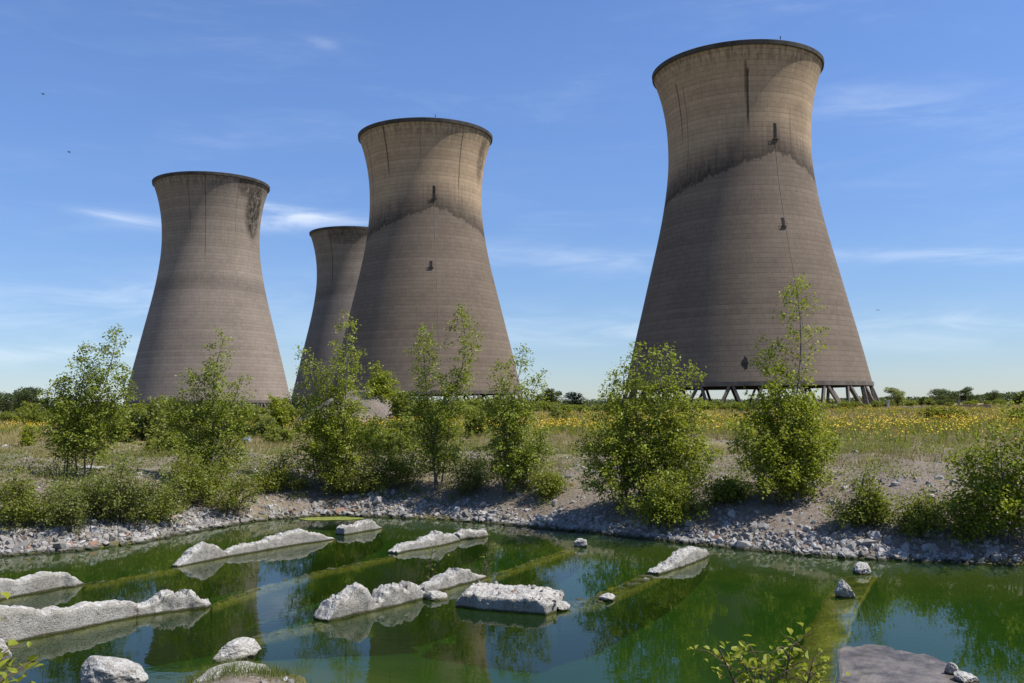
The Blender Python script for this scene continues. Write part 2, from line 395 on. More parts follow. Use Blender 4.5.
def cooling_tower(px, dist, label, door_px, zpeak, streak_px, blotch_px, hatches, upper, lower, dark=.5, drop=12., gz=0.0, rs=1.0, zs_=1.0, soft=.4, extras=True):
    pos = at_dist(px, hz_(px), dist); pos[2] = gz; TS[0] = rs; TS[1] = zs_
    thd = tower_hit(pos, *door_px)[0]
    root = empty('cooling_tower', (pos[0], pos[1], gz), label, 'cooling tower', 'row of cooling towers', thd); root.scale = (rs, rs, zs_)
    st = []
    for (x, y0, y1, wd, s) in streak_px:
        a1, zz1 = tower_hit(pos, x, y0); a0, zz0 = tower_hit(pos, x, y1)
        st.append(((a1 - thd + PI) % (2 * PI) - PI, zz0, zz1, wd, s))
    bl = []
    for (x, y, ra, rz, s) in blotch_px:
        a, zz = tower_hit(pos, x, y); bl.append(((a - thd + PI) % (2 * PI) - PI, zz, ra, rz, s))
    mat = concrete_tower_mat('tower_concrete', zpeak, st, bl, upper, lower, dark, drop, soft)
    zs = np.linspace(6.2, 90.2, 96); ro = cubic(zs)
    # outer skin up, lip, inner skin down, closed at the bottom
    th_ = np.interp(zs, [5.6, 20, 80, 90], [1.0, .5, .35, .4])
    ZZ = np.concatenate([zs, zs[::-1], zs[:1]]); RR = np.concatenate([ro, (ro - th_)[::-1], ro[:1]])
    V, Q = revolve(ZZ, RR); mesh_np('shell', V, Q, mat, root, True)
    # dark lip round the top
    r0 = ro[-1]
    zz = np.array([89.7, 89.75, 90.75, 90.85, 90.85, 90.21, 89.7]); rr = np.array([r0 + .05, r0 + .3, r0 + .42, r0 + .3, r0 - .6, r0 - .6, r0 + .05])
    rr[0] = rr[-1] = float(cubic(89.7)[0]) + .01
    V, Q = revolve(zz, rr); mesh_np('rim', V, Q, m_rim, root, False)
    # ring beam under the shell
    r1 = 32.2
    V, Q = revolve(np.array([5.6, 5.6, 6.6, 6.6, 5.6]), np.array([r1 - 1.1, r1 + .18, r1 + .15, r1 - 1.1, r1 - 1.1])); mesh_np('ring_beam', V, Q, m_leg, root, False)
    N = 26
    for k in range(N):
        a = 2 * PI * (k + .5) / N
        for s in (-1, 1):
            b = MB(); at = a + s * .012; ab = a + s * .098
            b.box((31.7 * math.cos(at), 31.7 * math.sin(at), 5.8), (34.2 * math.cos(ab), 34.2 * math.sin(ab), -.8), .64, .64, (math.cos(a), math.sin(a), 0))
            b.build('leg', m_leg, root)
    # basin wall
    V, Q = revolve(np.array([-1.0, .45, .45, -1.0, -1.0]), np.array([36.2, 36.2, 35.8, 35.8, 36.2]), 96); mesh_np('basin_wall', V, Q, m_leg, root, False)
    # hatches with a small landing
    for (x, y, wd, hh) in hatches:
        a, zz = tower_hit(pos, x, y); a -= thd
        rad = float(cubic(zz)[0]); b = MB()
        c, s_ = math.cos(a), math.sin(a)
        slope = float((cubic(zz + 1) - cubic(zz - 1))[0] / 2)
        def pt(rad_off, side, up):
            r_ = rad + slope * up + rad_off
            return (r_ * c - side * s_, r_ * s_ + side * c, zz + up)
        if wd > 1.1:      # near-black disc on the shell, painting the unlit inside of a ragged breach
            rim_ = [pt(.04, wd * .5 * math.cos(q * PI / 7) * (1 + .35 * math.sin(q * 4.7)), hh * .5 * math.sin(q * PI / 7) * (1 + .25 * math.sin(q * 3.1 + 1))) for q in range(14)]
            back = [tuple(np.array(v) - np.array([c, s_, 0]) * .25) for v in rim_]
            b.add(rim_ + back + [pt(.05, 0, 0)], [(q, (q + 1) % 14, 28) for q in range(14)], [(q, q + 14, (q + 1) % 14 + 14, (q + 1) % 14) for q in range(14)])
            b.build('hole_shade', m_dark, root); continue
        b.box(pt(-.12, 0, -hh / 2), pt(-.12, 0, hh / 2), wd, .3, (c, s_, 0)); h = b.build('hatch', m_dark, root)
        b = MB(); b.box(pt(.25, -wd * .9, -hh / 2 - .1), pt(.25, wd * .9, -hh / 2 - .1), 0.5, .10)
        for sd in (-wd * .9, wd * .9, 0): b.box(pt(.52, sd, -hh / 2), pt(.52, sd, -hh / 2 + 1.1), .07)
        b.box(pt(.52, -wd * .9, -hh / 2 + 1.1), pt(.52, wd * .9, -hh / 2 + 1.1), .07)
        b.build('landing', m_rim, root)
    # lightning conductor strip running down from the upper hatch and a rod on the rim
    if not extras: return root
    z1 = tower_hit(pos, *door_px)[1] - 2; zs2 = np.linspace(18, z1, 60); r2 = cubic(zs2) + .06
    b = MB(); b.tube(np.stack([r2, 0 * r2, zs2], 1), .035, 4); b.build('conductor', m_rust, root)
    b = MB(); b.tube([(r0 + .3, 0, 91.0), (r0 + .3, 0, 91.8)], .14, 5); b.build('lightning_rod', m_rim, root)
    return root

UP = (.345, .258, .168); LO = (.152, .120, .091)
T3 = cooling_tower(745.8, 246, 'nearest and largest brown concrete cooling tower, on the right, its leaning legs in view', (775, 131), 64.6,
    [(676, 85, 128, .016, .6), (683, 88, 165, .012, .35), (745.5, 62, 84, .022, .55), (747.5, 70, 112, .022, .75), (790, 110, 140, .012, .3)], [(800, 118, .25, 5, .25)],
    [(775, 131, .9, 4.0), (783, 222, .8, 2.2), (745.5, 363, 1.5, 3.0)], UP, LO, .85, 10.5, 0.0, .985, 1.008)
T2 = cooling_tower(427, 308, 'tall cooling tower in the middle, overlapping the smaller one behind its left side', (434, 192), 64.4,
    [(383, 128, 165, .018, .7), (367, 145, 180, .016, .5), (463, 134, 182, .014, .6), (420, 130, 150, .012, .3)], [(481, 160, .16, 9, .6)],
    [(434, 192, .9, 4.0), (431, 264, .9, 2.0)], UP, LO, .75, 10., -.3, .985, 1.022)
T1 = cooling_tower(209.5, 369, 'leftmost cooling tower with sooty streaks under its right rim', (200, 280), 49.0,
    [(187, 178, 225, .012, .4), (205, 174, 250, .012, .45), (240, 180, 230, .012, .3)], [(254, 212, .30, 12, .9), (247, 185, .2, 5, .6)], [],
    (.215, .178, .142), (.205, .170, .140), .55, 4.0, -2.0, .985, 1.036, 3.5, False)
T4 = cooling_tower(352.5, 488, 'smallest cooling tower, half hidden behind the middle tower', (352, 300), 60.0,
    [(330, 235, 275, .02, .5)], [(345, 235, .5, 5, .5)], [], (.20, .165, .13), (.165, .14, .12), .45, 6.0, -.5, .98, 1.04, 2.0, False)

# ------------------------------------------------------------------ foliage
def leaf_mat(name, a, b, c, trans=.45):
    m, t, out = material(name)
    g = t.new('ShaderNodeNewGeometry'); oi = t.new('ShaderNodeObjectInfo')
    col = t.mix(g.outputs['Random Per Island'], a, b)
    col = t.mix(t.ramp(t.noise(g.outputs['Position'], 1.3, 2, .5), .42, .66), col, c)
    d = t.new('ShaderNodeBsdfDiffuse'); tl = t.new('ShaderNodeBsdfTranslucent'); gls = t.new('ShaderNodeBsdfGlossy')
    gls.inputs['Roughness'].default_value = .5; gls.inputs[0].default_value = (.9, .95, .9, 1)
    t.put(d.inputs[0], col); t.put(tl.inputs[0], t.mix(.75, col, (.27, .32, .02)))
    ms = t.new('ShaderNodeMixShader'); ms.inputs[0].default_value = trans; t.l.new(d.outputs[0], ms.inputs[1]); t.l.new(tl.outputs[0], ms.inputs[2])
    m2 = t.new('ShaderNodeMixShader'); m2.inputs[0].default_value = .02; t.l.new(ms.outputs[0], m2.inputs[1]); t.l.new(gls.outputs[0], m2.inputs[2])
    t.l.new(m2.outputs[0], out.inputs[0])
    return m
m_birch = leaf_mat('birch_leaves', (0.154, 0.199, 0.024), (0.297, 0.336, 0.044), (0.219, 0.254, 0.031))
m_birch2 = leaf_mat('bright_birch_leaves', (0.192, 0.235, 0.021), (0.340, 0.367, 0.037), (0.260, 0.282, 0.026))
m_willow = leaf_mat('willow_leaves', (0.121, 0.145, 0.039), (0.244, 0.256, 0.072), (0.163, 0.179, 0.046))
m_bush = leaf_mat('bramble_leaves', (0.113, 0.149, 0.022), (0.257, 0.269, 0.041), (0.189, 0.207, 0.028))
m_scrub = leaf_mat('scrub_leaves', (0.141, 0.174, 0.028), (0.243, 0.255, 0.045), (0.178, 0.197, 0.032))
m_oak = leaf_mat('oak_leaves', (.024, .040, .014), (.050, .072, .024), (.034, .052, .018), .2)
m_far = leaf_mat('far_leaves', (.040, .058, .030), (.065, .088, .042), (.050, .070, .034), .2)
m_yel = leaf_mat('broom_leaves', (.15, .15, .018), (.22, .20, .02), (.17, .14, .02))
m_bark = simple('birch_bark', (.10, .085, .07), (.24, .21, .18), 6)
m_stem = simple('shrub_bark', (.07, .05, .035), (.12, .09, .06), 6)

def leaf_quads(Cn, size, rg, flat=.5, aspect=.62, hang=None):
    n = len(Cn)
    N = rg.normal(size=(n, 3)); N[:, 2] = np.abs(N[:, 2]) + flat; N /= np.linalg.norm(N, axis=1, keepdims=True)
    A = rg.normal(size=(n, 3)); A[:, 2] -= .5 if hang is None else hang
    A -= N * (A * N).sum(1, keepdims=True); A /= np.linalg.norm(A, axis=1, keepdims=True); B = np.cross(N, A)
    s = (size * rg.uniform(.65, 1.25, n))[:, None]
    V = np.stack([Cn - A * s * .5, Cn + B * s * .5 * aspect - A * s * .08, Cn + A * s * .5, Cn - B * s * .5 * aspect - A * s * .08], 1).reshape(-1, 3)
    return V, np.arange(4 * n).reshape(-1, 4)

def grow(stems, rg, wmax, t0=.12, nb=46, leaf_step=.0115, spread=.13, upf=.75, droop=.5, prof=None, twig=.36, sides=5, wood=True, nleaf=1.0, r0=None, outl=None):
    """stems: (base3, tip3). returns wood MB and leaf centres"""
    wd = MB(); L = []
    for (p0, p1) in stems:
        p0 = np.asarray(p0, float); p1 = np.asarray(p1, float); H = np.linalg.norm(p1 - p0); n = 12
        s = np.linspace(0, 1, n)[:, None]
        bend = rg.normal(size=(2, 3)) * H * .035; bend[:, 2] = 0
        P = p0 + (p1 - p0) * s + bend[0] * np.sin(s * PI) + bend[1] * np.sin(s * 2 * PI) * .6
        lean = (p1 - p0) * np.array([1, 1, 0]); P += lean * (s ** 1.7 - s) * .8
        rr = (r0 or (.007 + .0045 * H))
        wd.tube(P, rr * (1 - s[:, 0]) ** .8 + .004, sides)
        a0 = rg.uniform(0, 6.28)
        for k in range(nb):
            u = t0 + (1 - t0) * ((k + rg.uniform(0, 1)) / nb) ** .85
            q = np.array([np.interp(u, s[:, 0], P[:, c]) for c in range(3)])
            ln = 1.25 * wmax * (prof(u) if prof else (1 - u) ** .75 + .06) * rg.uniform(.4, 1.35) + .10
            a = a0 + k * 2.4 + rg.uniform(-.5, .5)
            e = upf * rg.uniform(.6, 1.4)
            d = np.array([math.cos(a), math.sin(a), e]); d /= np.linalg.norm(d)
            m = 6; ss = np.linspace(0, 1, m)[:, None]
            B = q + d * ln * ss + np.array([0, 0, -1]) * droop * ln * ss ** 2 * .6 + rg.normal(size=(m, 3)) * .03 * ln * ss
            if wood: wd.tube(B, np.linspace(max(.004, rr * (1 - u) * .45), .0025, m), 3)
            # leaves on the branch and on twigs
            nt = max(2, int(ln / .13))
            for j in range(nt):
                v = (j + rg.uniform(.2, 1)) / nt
                v = .2 + .8 * v
                tb = np.array([np.interp(v, ss[:, 0], B[:, c]) for c in range(3)])
                td = rg.normal(size=3) * .8 + d * .5; td[2] -= droop * .5; td /= np.linalg.norm(td)
                tl = twig * rg.uniform(.35, 1.1) * (1 - .45 * v) * min(1, ln / .4 + .5)
                cnt = max(2, int(nleaf * 1.0 * tl / leaf_step))
                w_ = rg.uniform(0.1, 1, cnt)[:, None]
                if rg.random() < .12: continue
                pts = tb + td * tl * w_ + np.array([0, 0, -1]) * droop * tl * w_ ** 2 * .5
                L.append(pts + rg.normal(size=(cnt, 3)) * spread * .5)
        L.append(P[-1] + rg.normal(size=(6, 3)) * .06)
    return wd, np.concatenate(L)

def plant(name, label, cat, base, stems, seed, wmax, leaf=.076, mat=m_birch, bark=m_bark, group=None, **kw):
    """stems given relative to base"""
    rg = np.random.default_rng(seed)
    root = empty(name, base, label, cat, group)
    wd, L = grow(stems, rg, wmax, **kw)
    floor_ = height(L[:, 0] + base[0], L[:, 1] + base[1]) - base[2] if len(L) < 60000 else None
    if floor_ is not None: L = L[L[:, 2] > floor_ + .03]
    wd.build('trunk', bark, root, True)
    V, Q = leaf_quads(L, leaf, rg)
    mesh_np('crown', V, Q, mat, root)
    return root

def px_stems(base, tips, depth_jit=.4, seed=0, bases=None):
    """tips: list of (px,py[,base px]) -> stems relative to base"""
    rg = random.Random(seed); y0 = base[1]; out = []
    for tp in tips:
        dy = rg.uniform(-depth_jit, depth_jit)
        tip = at_dist(tp[0], tp[1], y0 + dy)
        bx = (tp[2] - CX) / F * y0 / (cp) - base[0] if len(tp) > 2 else rg.uniform(-.12, .12)
        by = rg.uniform(-.15, .15)
        bz = hgt(base[0] + bx, base[1] + by) - base[2] - .06
        out.append(((bx, by, bz), tuple(tip - base)))
    return out

tall = lambda u: (1 - u) ** .65 * (.55 + .45 * min(1, u / .2)) + .05
slim = lambda u: .62 * (1 - u) ** .55 + .16
bushy = lambda u: .9 * (1 - u) ** .5 + .15

def bank_tree(px, py, tips, label, seed, wmax, **kw):
    b = ground_hit(px, py)
    return plant('birch_tree', label, 'tree', b, px_stems(b, tips, seed=seed), seed, wmax, group='young birches along the far bank', **kw)

bank_tree(78, 478, [(86, 346, 69), (117, 331, 88), (60, 380, 66), (128, 376, 92), (98, 372, 80)], 'young birch with two feathery tops and bare twin trunks, far left', 11, .75, prof=tall, t0=.15, nb=58, mat=m_birch)
bank_tree(208, 492, [(224, 338, 205), (190, 372, 200), (242, 376, 212), (175, 398, 196), (252, 408, 216), (212, 366, 204)], 'young birch with one thin leaning tip in front of the leftmost tower', 12, .85, prof=tall, t0=.12, nb=40, mat=m_birch)
bank_tree(330, 490, [(348, 316, 332), (303, 350, 322), (324, 372, 326), (368, 388, 340), (292, 395, 316), (338, 352, 330), (380, 420, 344), (355, 360, 335)], 'bushy dense birch with two spires in front of the smallest tower', 13, .92, prof=tall, t0=.07, nb=40, mat=m_birch2)
bank_tree(437, 490, [(458, 305, 438), (424, 326, 434), (462, 372, 440), (412, 395, 432)], 'slender open birch with a nodding tip and bare trunk in front of the middle tower', 14, .80, prof=slim, t0=.14, nb=62, mat=m_birch, droop=.9, nleaf=1.0)
bank_tree(510, 492, [(524, 350, 512), (500, 364, 506), (540, 376, 516), (486, 400, 500), (512, 400, 510), (545, 430, 518)], 'compact dark green birch just right of the middle tower', 15, .7, prof=tall, t0=.06, nb=46, mat=m_birch)
bank_tree(640, 510, [(640, 343, 640), (668, 348, 648), (612, 380, 628), (690, 366, 656), (592, 412, 618), (700, 405, 662), (625, 362, 634), (655, 374, 644), (580, 440, 612), (705, 440, 668), (676, 420, 650)],
          'broad yellow green birch clump at the left foot of the rightmost tower', 16, .95, prof=tall, t0=.1, nb=38, mat=m_birch2)
bank_tree(783, 503, [(796, 280, 784), (770, 345, 780), (755, 400, 776), (818, 405, 792), (740, 425, 770), (800, 395, 788), (775, 395, 782), (828, 440, 798)], 'tall pointed birch, open spire over bushy base, in front of the rightmost tower', 17, .86, prof=slim, t0=.06, nb=52, mat=m_birch2)
bank_tree(1010, 545, [(1024, 405, 1016), (1000, 432, 1008), (985, 450, 1000), (965, 462, 994), (1050, 420, 1025), (1080, 440, 1040), (975, 480, 990), (1005, 470, 1005)], 'spreading birch shrub cut off by the right edge of the photo', 18, .75, prof=bushy, t0=.14, nb=26, mat=m_birch2)

def bush(px, py, wpx, hpx, label, seed, mat=m_bush, name='bush', n=9, leaf=.06, group='bushes on the far bank', **kw):
    b = ground_hit(px, py); sc = b[1] / F; rg = random.Random(seed)
    st = []
    for k in range(n):
        a = rg.uniform(0, 6.28); rr = math.sqrt(rg.random()) * wpx * sc * .5
        h = hpx * sc * (rg.uniform(.45, 1.0) if rg.random() < .7 else rg.uniform(.95, 1.3)) * (1 - .35 * (rr / (wpx * sc * .42 + 1e-6)) ** 2)
        bx, by = math.cos(a) * rr * .5, math.sin(a) * rr * .35
        st.append(((bx, by, hgt(b[0] + bx, b[1] + by) - b[2] - .04), (math.cos(a) * rr, math.sin(a) * rr * .7, h)))
    kw.setdefault('nb', 16); kw.setdefault('t0', .1)
    return plant(name, label, 'bush', b, st, seed, wpx * sc * .26, leaf=leaf, mat=mat, bark=m_stem, group=group, prof=bushy, **kw)

bush(12, 524, 60, 50, 'low leafy bush against the left edge of the photo above the stones', 31)
bush(112, 520, 110, 66, 'wide olive bush below the twin-trunked birch', 32, m_willow, n=13)
bush(212, 508, 90, 66, 'round bush at the foot of the birch with the leaning tip', 33, m_bush, n=12)
bush(65, 528, 56, 36, 'small low bush at the waterside stones, left of the wide olive bush', 34, m_willow)
bush(160, 524, 60, 40, 'low bush by the water between the wide olive bush and the round bush', 30, m_bush)
bush(398, 486, 60, 56, 'bush between the dense two-spired birch and the open birch', 35)
bush(470, 494, 46, 52, 'small bush touching the left side of the compact dark birch', 36, m_willow)
bush(545, 496, 34, 24, 'tiny bush at the bank edge right of the compact dark birch', 37)
bush(672, 522, 80, 62, 'yellow green bush in front of the broad birch clump, near the water', 38, m_birch2, n=12)
bush(728, 500, 40, 28, 'low straggly bush between the broad clump and the tall pointed birch', 39)
bush(862, 528, 52, 52, 'isolated small round bush on the bare right bank', 40, m_scrub, n=12)
bush(918, 532, 52, 38, 'low dark bush between the isolated round bush and the right edge shrub', 41)
bush(960, 540, 66, 58, 'loose leafy bush beside the shrub at the right edge', 42, m_birch2, n=8, nleaf=.7)
bush(360, 492, 70, 50, 'bush at the right foot of the dense two-spired birch', 43)
bush(280, 492, 50, 40, 'small bush at the left foot of the dense two-spired birch', 44)

# mid-distance shrubs, each grown once per kind then copied
def proto_shrub(seed, mat, n, h, wdt, leaf, ls, nb=14):
    rg = np.random.default_rng(seed); st = []
    for k in range(n):
        a = rg.uniform(0, 6.28); rr = math.sqrt(rg.random()) * wdt * .36
        st.append(((math.cos(a) * rr * .4, math.sin(a) * rr * .4, -.1), (math.cos(a) * rr, math.sin(a) * rr, h * rg.uniform(.6, 1) * (1 - .3 * (rr / (wdt * .36)) ** 2))))
    wd, L = grow(st, rg, wdt * .26, nb=nb, prof=bushy, leaf_step=ls, twig=h * .2, spread=h * .05, t0=.1)
    L = L[L[:, 2] > 0]
    tr = wd.build('trunk', m_stem, None, True); V, Q = leaf_quads(L, leaf, rg); cr = mesh_np('crown', V, Q, mat)
    md = (tr.data, cr.data); bpy.data.objects.remove(tr); bpy.data.objects.remove(cr)
    return md, h
PS = [proto_shrub(101, m_scrub, 9, 2.6, 2.6, .17, .03), proto_shrub(102, m_bush, 9, 2.4, 3.0, .18, .03), proto_shrub(103, m_willow, 7, 3.0, 2.2, .17, .025),
      proto_shrub(104, m_scrub, 10, 2.0, 3.2, .17, .03), proto_shrub(105, m_birch2, 6, 3.2, 1.8, .17, .022)]
used = {}
def shrub(px, dist, top_py, label, group, k, name='scrub_bush', wide=1.0, cat='bush', protos=PS):
    b = at_dist(px, hz_(px), dist); b[2] = hgt(b[0], b[1]) - .1
    top = at_dist(px, top_py, dist)[2]; md, h = protos[k % len(protos)]
    s = max(.25, (top - b[2]) / h)
    root = empty(name, b, label, cat, group, random.uniform(0, 6.28)); root.scale = (s * wide, s * wide, s)
    link(bpy.data.objects.new('trunk', md[0]), root); link(bpy.data.objects.new('crown', md[1]), root)
    return root

rr = random.Random(5)
# thicket under the legs of the rightmost tower
for k in range(38):
    px = 650 + 240 * (k + rr.uniform(.1, .9)) / 38; shrub(px, rr.uniform(135, 195), rr.uniform(398.5, 404.5), 'green scrub bush in the thicket hiding the feet of the rightmost tower', 'thicket under the rightmost tower', k, wide=1.3)
for k in range(30):
    px = 475 + 165 * (k + rr.uniform(.1, .9)) / 30; shrub(px, rr.uniform(110, 220), rr.uniform(396, 405), 'low scrub bush in the belt between the middle and rightmost towers', 'scrub belt between the towers', k + 1, wide=1.3)
for k in range(24):
    px = 100 + 205 * (k + rr.uniform(.1, .9)) / 24; shrub(px, rr.uniform(70, 170), rr.uniform(398, 411), 'pale green scrub bush in the belt below the leftmost tower', 'scrub belt below the leftmost tower', k, wide=1.15)
for k in range(14):
    px = -30 + 140 * (k + rr.uniform(.1, .9)) / 14; shrub(px, rr.uniform(60, 140), rr.uniform(404, 415), 'scrub bush in the field in front of the dark wood', 'scrub in front of the wood', k, wide=1.15)
for k in range(16):
    px = 400 + 110 * (k + rr.uniform(.1, .9)) / 16; shrub(px, rr.uniform(75, 140), rr.uniform(394.5, 404), 'scrub bush behind the open birch at the foot of the middle tower', 'scrub at the foot of the middle tower', k + 2, wide=1.1)
for (px, dist, top, lab, k) in [(30, 42, 418, 'lone young bush in the dry grass left of the twin-trunked birch', 4), (145, 45, 385, 'leggy bush filling the gap right of the twin-trunked birch', 2), (168, 52, 396, 'pale bush behind the gap between the two leftmost birches', 0),
        (262, 48, 398, 'tall pale bush right of the birch with the leaning tip', 2), (280, 60, 385, 'slim bush just left of the dense two-spired birch', 4), (400, 80, 388, 'short sapling beside the small birch on the gravel heap', 0),
        (365, 40, 420, 'bush just behind the right side of the dense two-spired birch', 1), (405, 44, 412, 'bush in the dry grass left of the open birch', 3), (475, 46, 405, 'bush behind the gap between the open and the compact birch', 0), (560, 75, 400, 'pale bush in the yellow field right of the compact birch', 2),
        (1018, 60, 404, 'leafy bush in the field near the right edge', 1), (118, 50, 405, 'bush standing behind the twin trunks of the left birch', 3), (830, 50, 432, 'little dark tuft of scrub right of the tall pointed birch', 2)]:
    shrub(px, dist, top, lab, None, k)
shrub(382, 84, 358, 'small birch standing on the gravel heap', None, 0, name='birch_tree', cat='tree', protos=[proto_shrub(120, m_birch2, 6, 3.2, 1.5, .10, .011, 22)])
shrub(946, 62, 402, 'yellow flowered broom bush in the right hand field', None, 1, wide=1.7, protos=[proto_shrub(110, m_yel, 10, 2.2, 3.0, .16, .03)] * 2)

for k in range(15):
    px = 95 + 330 * (k + rr.uniform(.1, .9)) / 15; shrub(px, rr.uniform(32, 62), rr.uniform(408, 430), 'leafy scrub bush on the plain behind the birches on the left half', 'scrub on the left half of the plain', k, wide=1.25)
# distant broadleaved trees
def proto_oak(seed, mat, h, wdt, leaf, n):
    rg = np.random.default_rng(seed); wd = MB()
    wd.tube([(0, 0, -.5), (0.1, 0, h * .2), (0, .1, h * .5), (0, 0, h * .8)], [h * .035, h * .028, h * .02, .05], 6)
    L = []
    for k in range(16):
        a = rg.uniform(0, 6.28); rr_ = wdt * .34 * math.sqrt(rg.random()); zz = h * rg.uniform(.28, .86); k2 = 1 - abs(zz / h - .5) * .9
        c = np.array([math.cos(a) * rr_ * (k2 + .2), math.sin(a) * rr_ * (k2 + .2), zz]); rad = wdt * rg.uniform(.12, .22)
        wd.tube([(0, 0, h * .25), tuple(c * .6 + np.array([0, 0, h * .12])), tuple(c)], [h * .012, h * .008, .03], 4)
        p = rg.normal(size=(n // 16, 3)); p /= np.linalg.norm(p, axis=1, keepdims=True); p *= rad * rg.uniform(.55, 1.08, (len(p), 1)); p[:, 2] *= .75
        L.append(c + p)
    L = np.concatenate(L)
    tr = wd.build('trunk', m_stem, None, True); V, Q = leaf_quads(L, leaf, rg, aspect=.8); cr = mesh_np('crown', V, Q, mat)
    md = (tr.data, cr.data); bpy.data.objects.remove(tr); bpy.data.objects.remove(cr)
    return md, h
PO = [proto_oak(201, m_oak, 9, 9, .42, 2600), proto_oak(202, m_oak, 9, 8, .42, 2600), proto_oak(203, m_far, 9, 10, .42, 2600), proto_oak(204, m_oak, 8, 11, .42, 2800)]
PW = [proto_oak(205, m_willow, 7, 6.5, .28, 3400)]
for k in range(13):
    px = -45 + 100 * k / 13 + rr.uniform(-3, 3)
    shrub(px, rr.uniform(330, 420), rr.choice([386, 389, 391]) + (4 if px > 34 else 0), 'dark rounded tree in the wood at the far left', 'dark wood at the far left', k, name='oak_tree', cat='tree', protos=PO, wide=1.05)
shrub(30, 260, 399, 'brighter round tree in front of the dark wood', None, 0, name='oak_tree', cat='tree', protos=[PS[1]], wide=1.0)
for (px, dist, top, lab, k, pr) in [(898, 190, 387, 'grey green willow just right of the rightmost tower', 0, PW), (923, 230, 399, 'low brownish bush right of the grey green willow', 1, PO), (940, 330, 391, 'pale topped tree at the left of the right hand grove', 2, PO),
        (950, 300, 389.5, 'broad dark tree in the middle of the right hand grove', 3, PO), (966, 330, 389, 'round dark tree behind the thin post', 1, PO), (973, 320, 395, 'low tree at the right end of the right hand grove', 0, PO), (994, 340, 391, 'lone round tree standing clear near the right edge', 0, PO),
        (945, 180, 400, 'dark spreading hedge tree behind the yellow broom bush', 3, PO), (1022, 200, 393, 'tree cut off by the right edge beyond the field', 1, PO), (938, 260, 396, 'squat tree left of the broad dark one', 3, PO),
        (553, 300, 390, 'dark tree on the skyline just right of the compact birch', 1, PO), (545, 300, 392, 'smaller dark tree on the skyline beside the compact birch', 0, PO), (575, 260, 394, 'tree on the skyline left of the broad birch clump', 2, PO)]:
    shrub(px, dist, top - 3, lab, None, k, name='willow_tree' if pr is PW else 'broadleaf_tree', cat='tree', protos=pr, wide=1.2)
for k in range(14):
    px = 884 + 150 * (k + rr.uniform(.1, .9)) / 14; shrub(px, rr.uniform(190, 300), rr.uniform(397.5, 401.5), 'low dark bush in the hedge line under the right hand grove', 'hedge line at the right', k + 1, wide=1.6)
# far woodland closing the horizon
rg = np.random.default_rng(77); L = []
for k in range(330):
    a = R(-46) + R(92) * (k + rg.random()) / 330; dd = rg.uniform(620, 760); c = np.array([math.sin(a) * dd, math.cos(a) * dd, 0]); hh = (rg.uniform(3.2, 5.2) + 5.5 * max(0, mnoise.noise(Vector((a * 9, 2, 0))))) * (1.35 if a < .1 else 1.0)
    p = rg.normal(size=(260, 3)); p /= np.linalg.norm(p, axis=1, keepdims=True); p *= rg.uniform(.6, 1.05, (260, 1))
    L.append(c + p * np.array([9, 6, hh * .5]) + np.array([0, 0, hh * .5]))
V, Q = leaf_quads(np.concatenate(L), 1.3, rg, aspect=.8)
tag(mesh_np('distant_woodland', V, Q, m_far), 'thin dark line of far woodland along the horizon', 'woodland', kind='stuff')

# ------------------------------------------------------------------ meadow: grass and ragwort
def scatter(n, y0, y1, wfac=.64, power=1.0):
    u = rg.random(n); y = (y0 ** power + (y1 ** power - y0 ** power) * u) ** (1 / power)
    x = rg.uniform(-1, 1, n) * (y * wfac + 2); return x, y
m_grass, t, out = material('dry_grass')
g = t.new('ShaderNodeNewGeometry')
colr = t.mix(g.outputs['Random Per Island'], (.36, .28, .11), (.15, .155, .04)); colr = t.mix(t.ramp(t.noise(g.outputs['Position'], .35, 3, .6), .4, .62), colr, (.38, .31, .15))
d_ = t.new('ShaderNodeBsdfDiffuse'); t.put(d_.inputs[0], colr); tl = t.new('ShaderNodeBsdfTranslucent'); t.put(tl.inputs[0], colr)
ms = t.new('ShaderNodeMixShader'); ms.inputs[0].default_value = .3; t.l.new(d_.outputs[0], ms.inputs[1]); t.l.new(tl.outputs[0], ms.inputs[2]); t.l.new(ms.outputs[0], out.inputs[0])
def blades(x, y, z, h, wd):
    n = len(x); a = rg.uniform(0, 6.28, n); lean = rg.normal(size=(n, 2)) * h[:, None] * .3
    b = np.stack([x, y, z], 1); s = np.stack([np.cos(a), np.sin(a), 0 * a], 1) * wd[:, None] * .5
    tip = b + np.concatenate([lean, h[:, None]], 1)
    V = np.stack([b - s, b + s, tip], 1).reshape(-1, 3); return V, np.arange(3 * n).reshape(-1, 3)
xs, ys = scatter(26000, 21, 60, .64, 1.5); dd = sdist(xs, ys)
den = fbm(xs * .22, ys * .22, 3) + np.clip((ys - 26) / 60, -.1, .2)
k = (dd > 2.0) & (den > .50); xs, ys = xs[k], ys[k]
xs = np.repeat(xs, 7) + rg.normal(size=len(xs) * 7) * .09; ys = np.repeat(ys, 7) + rg.normal(size=len(ys) * 7) * .09
V1 = blades(xs, ys, height(xs, ys) - .02, rg.uniform(.10, .36, len(xs)), rg.uniform(.008, .02, len(xs)) * (ys / 25))
xs, ys = scatter(60000, 55, 230, .64, 1.3)
V2 = blades(xs, ys, height(xs, ys) - .02, rg.uniform(.25, .75, len(xs)), rg.uniform(.06, .16, len(xs)) * (ys / 90))
tag(mesh_np('dry_grass', np.concatenate([V1[0], V2[0]]), np.concatenate([V1[1], V2[1] + len(V1[0])]), m_grass), 'dry straw and green grass over the waste ground', 'grass', kind='stuff')

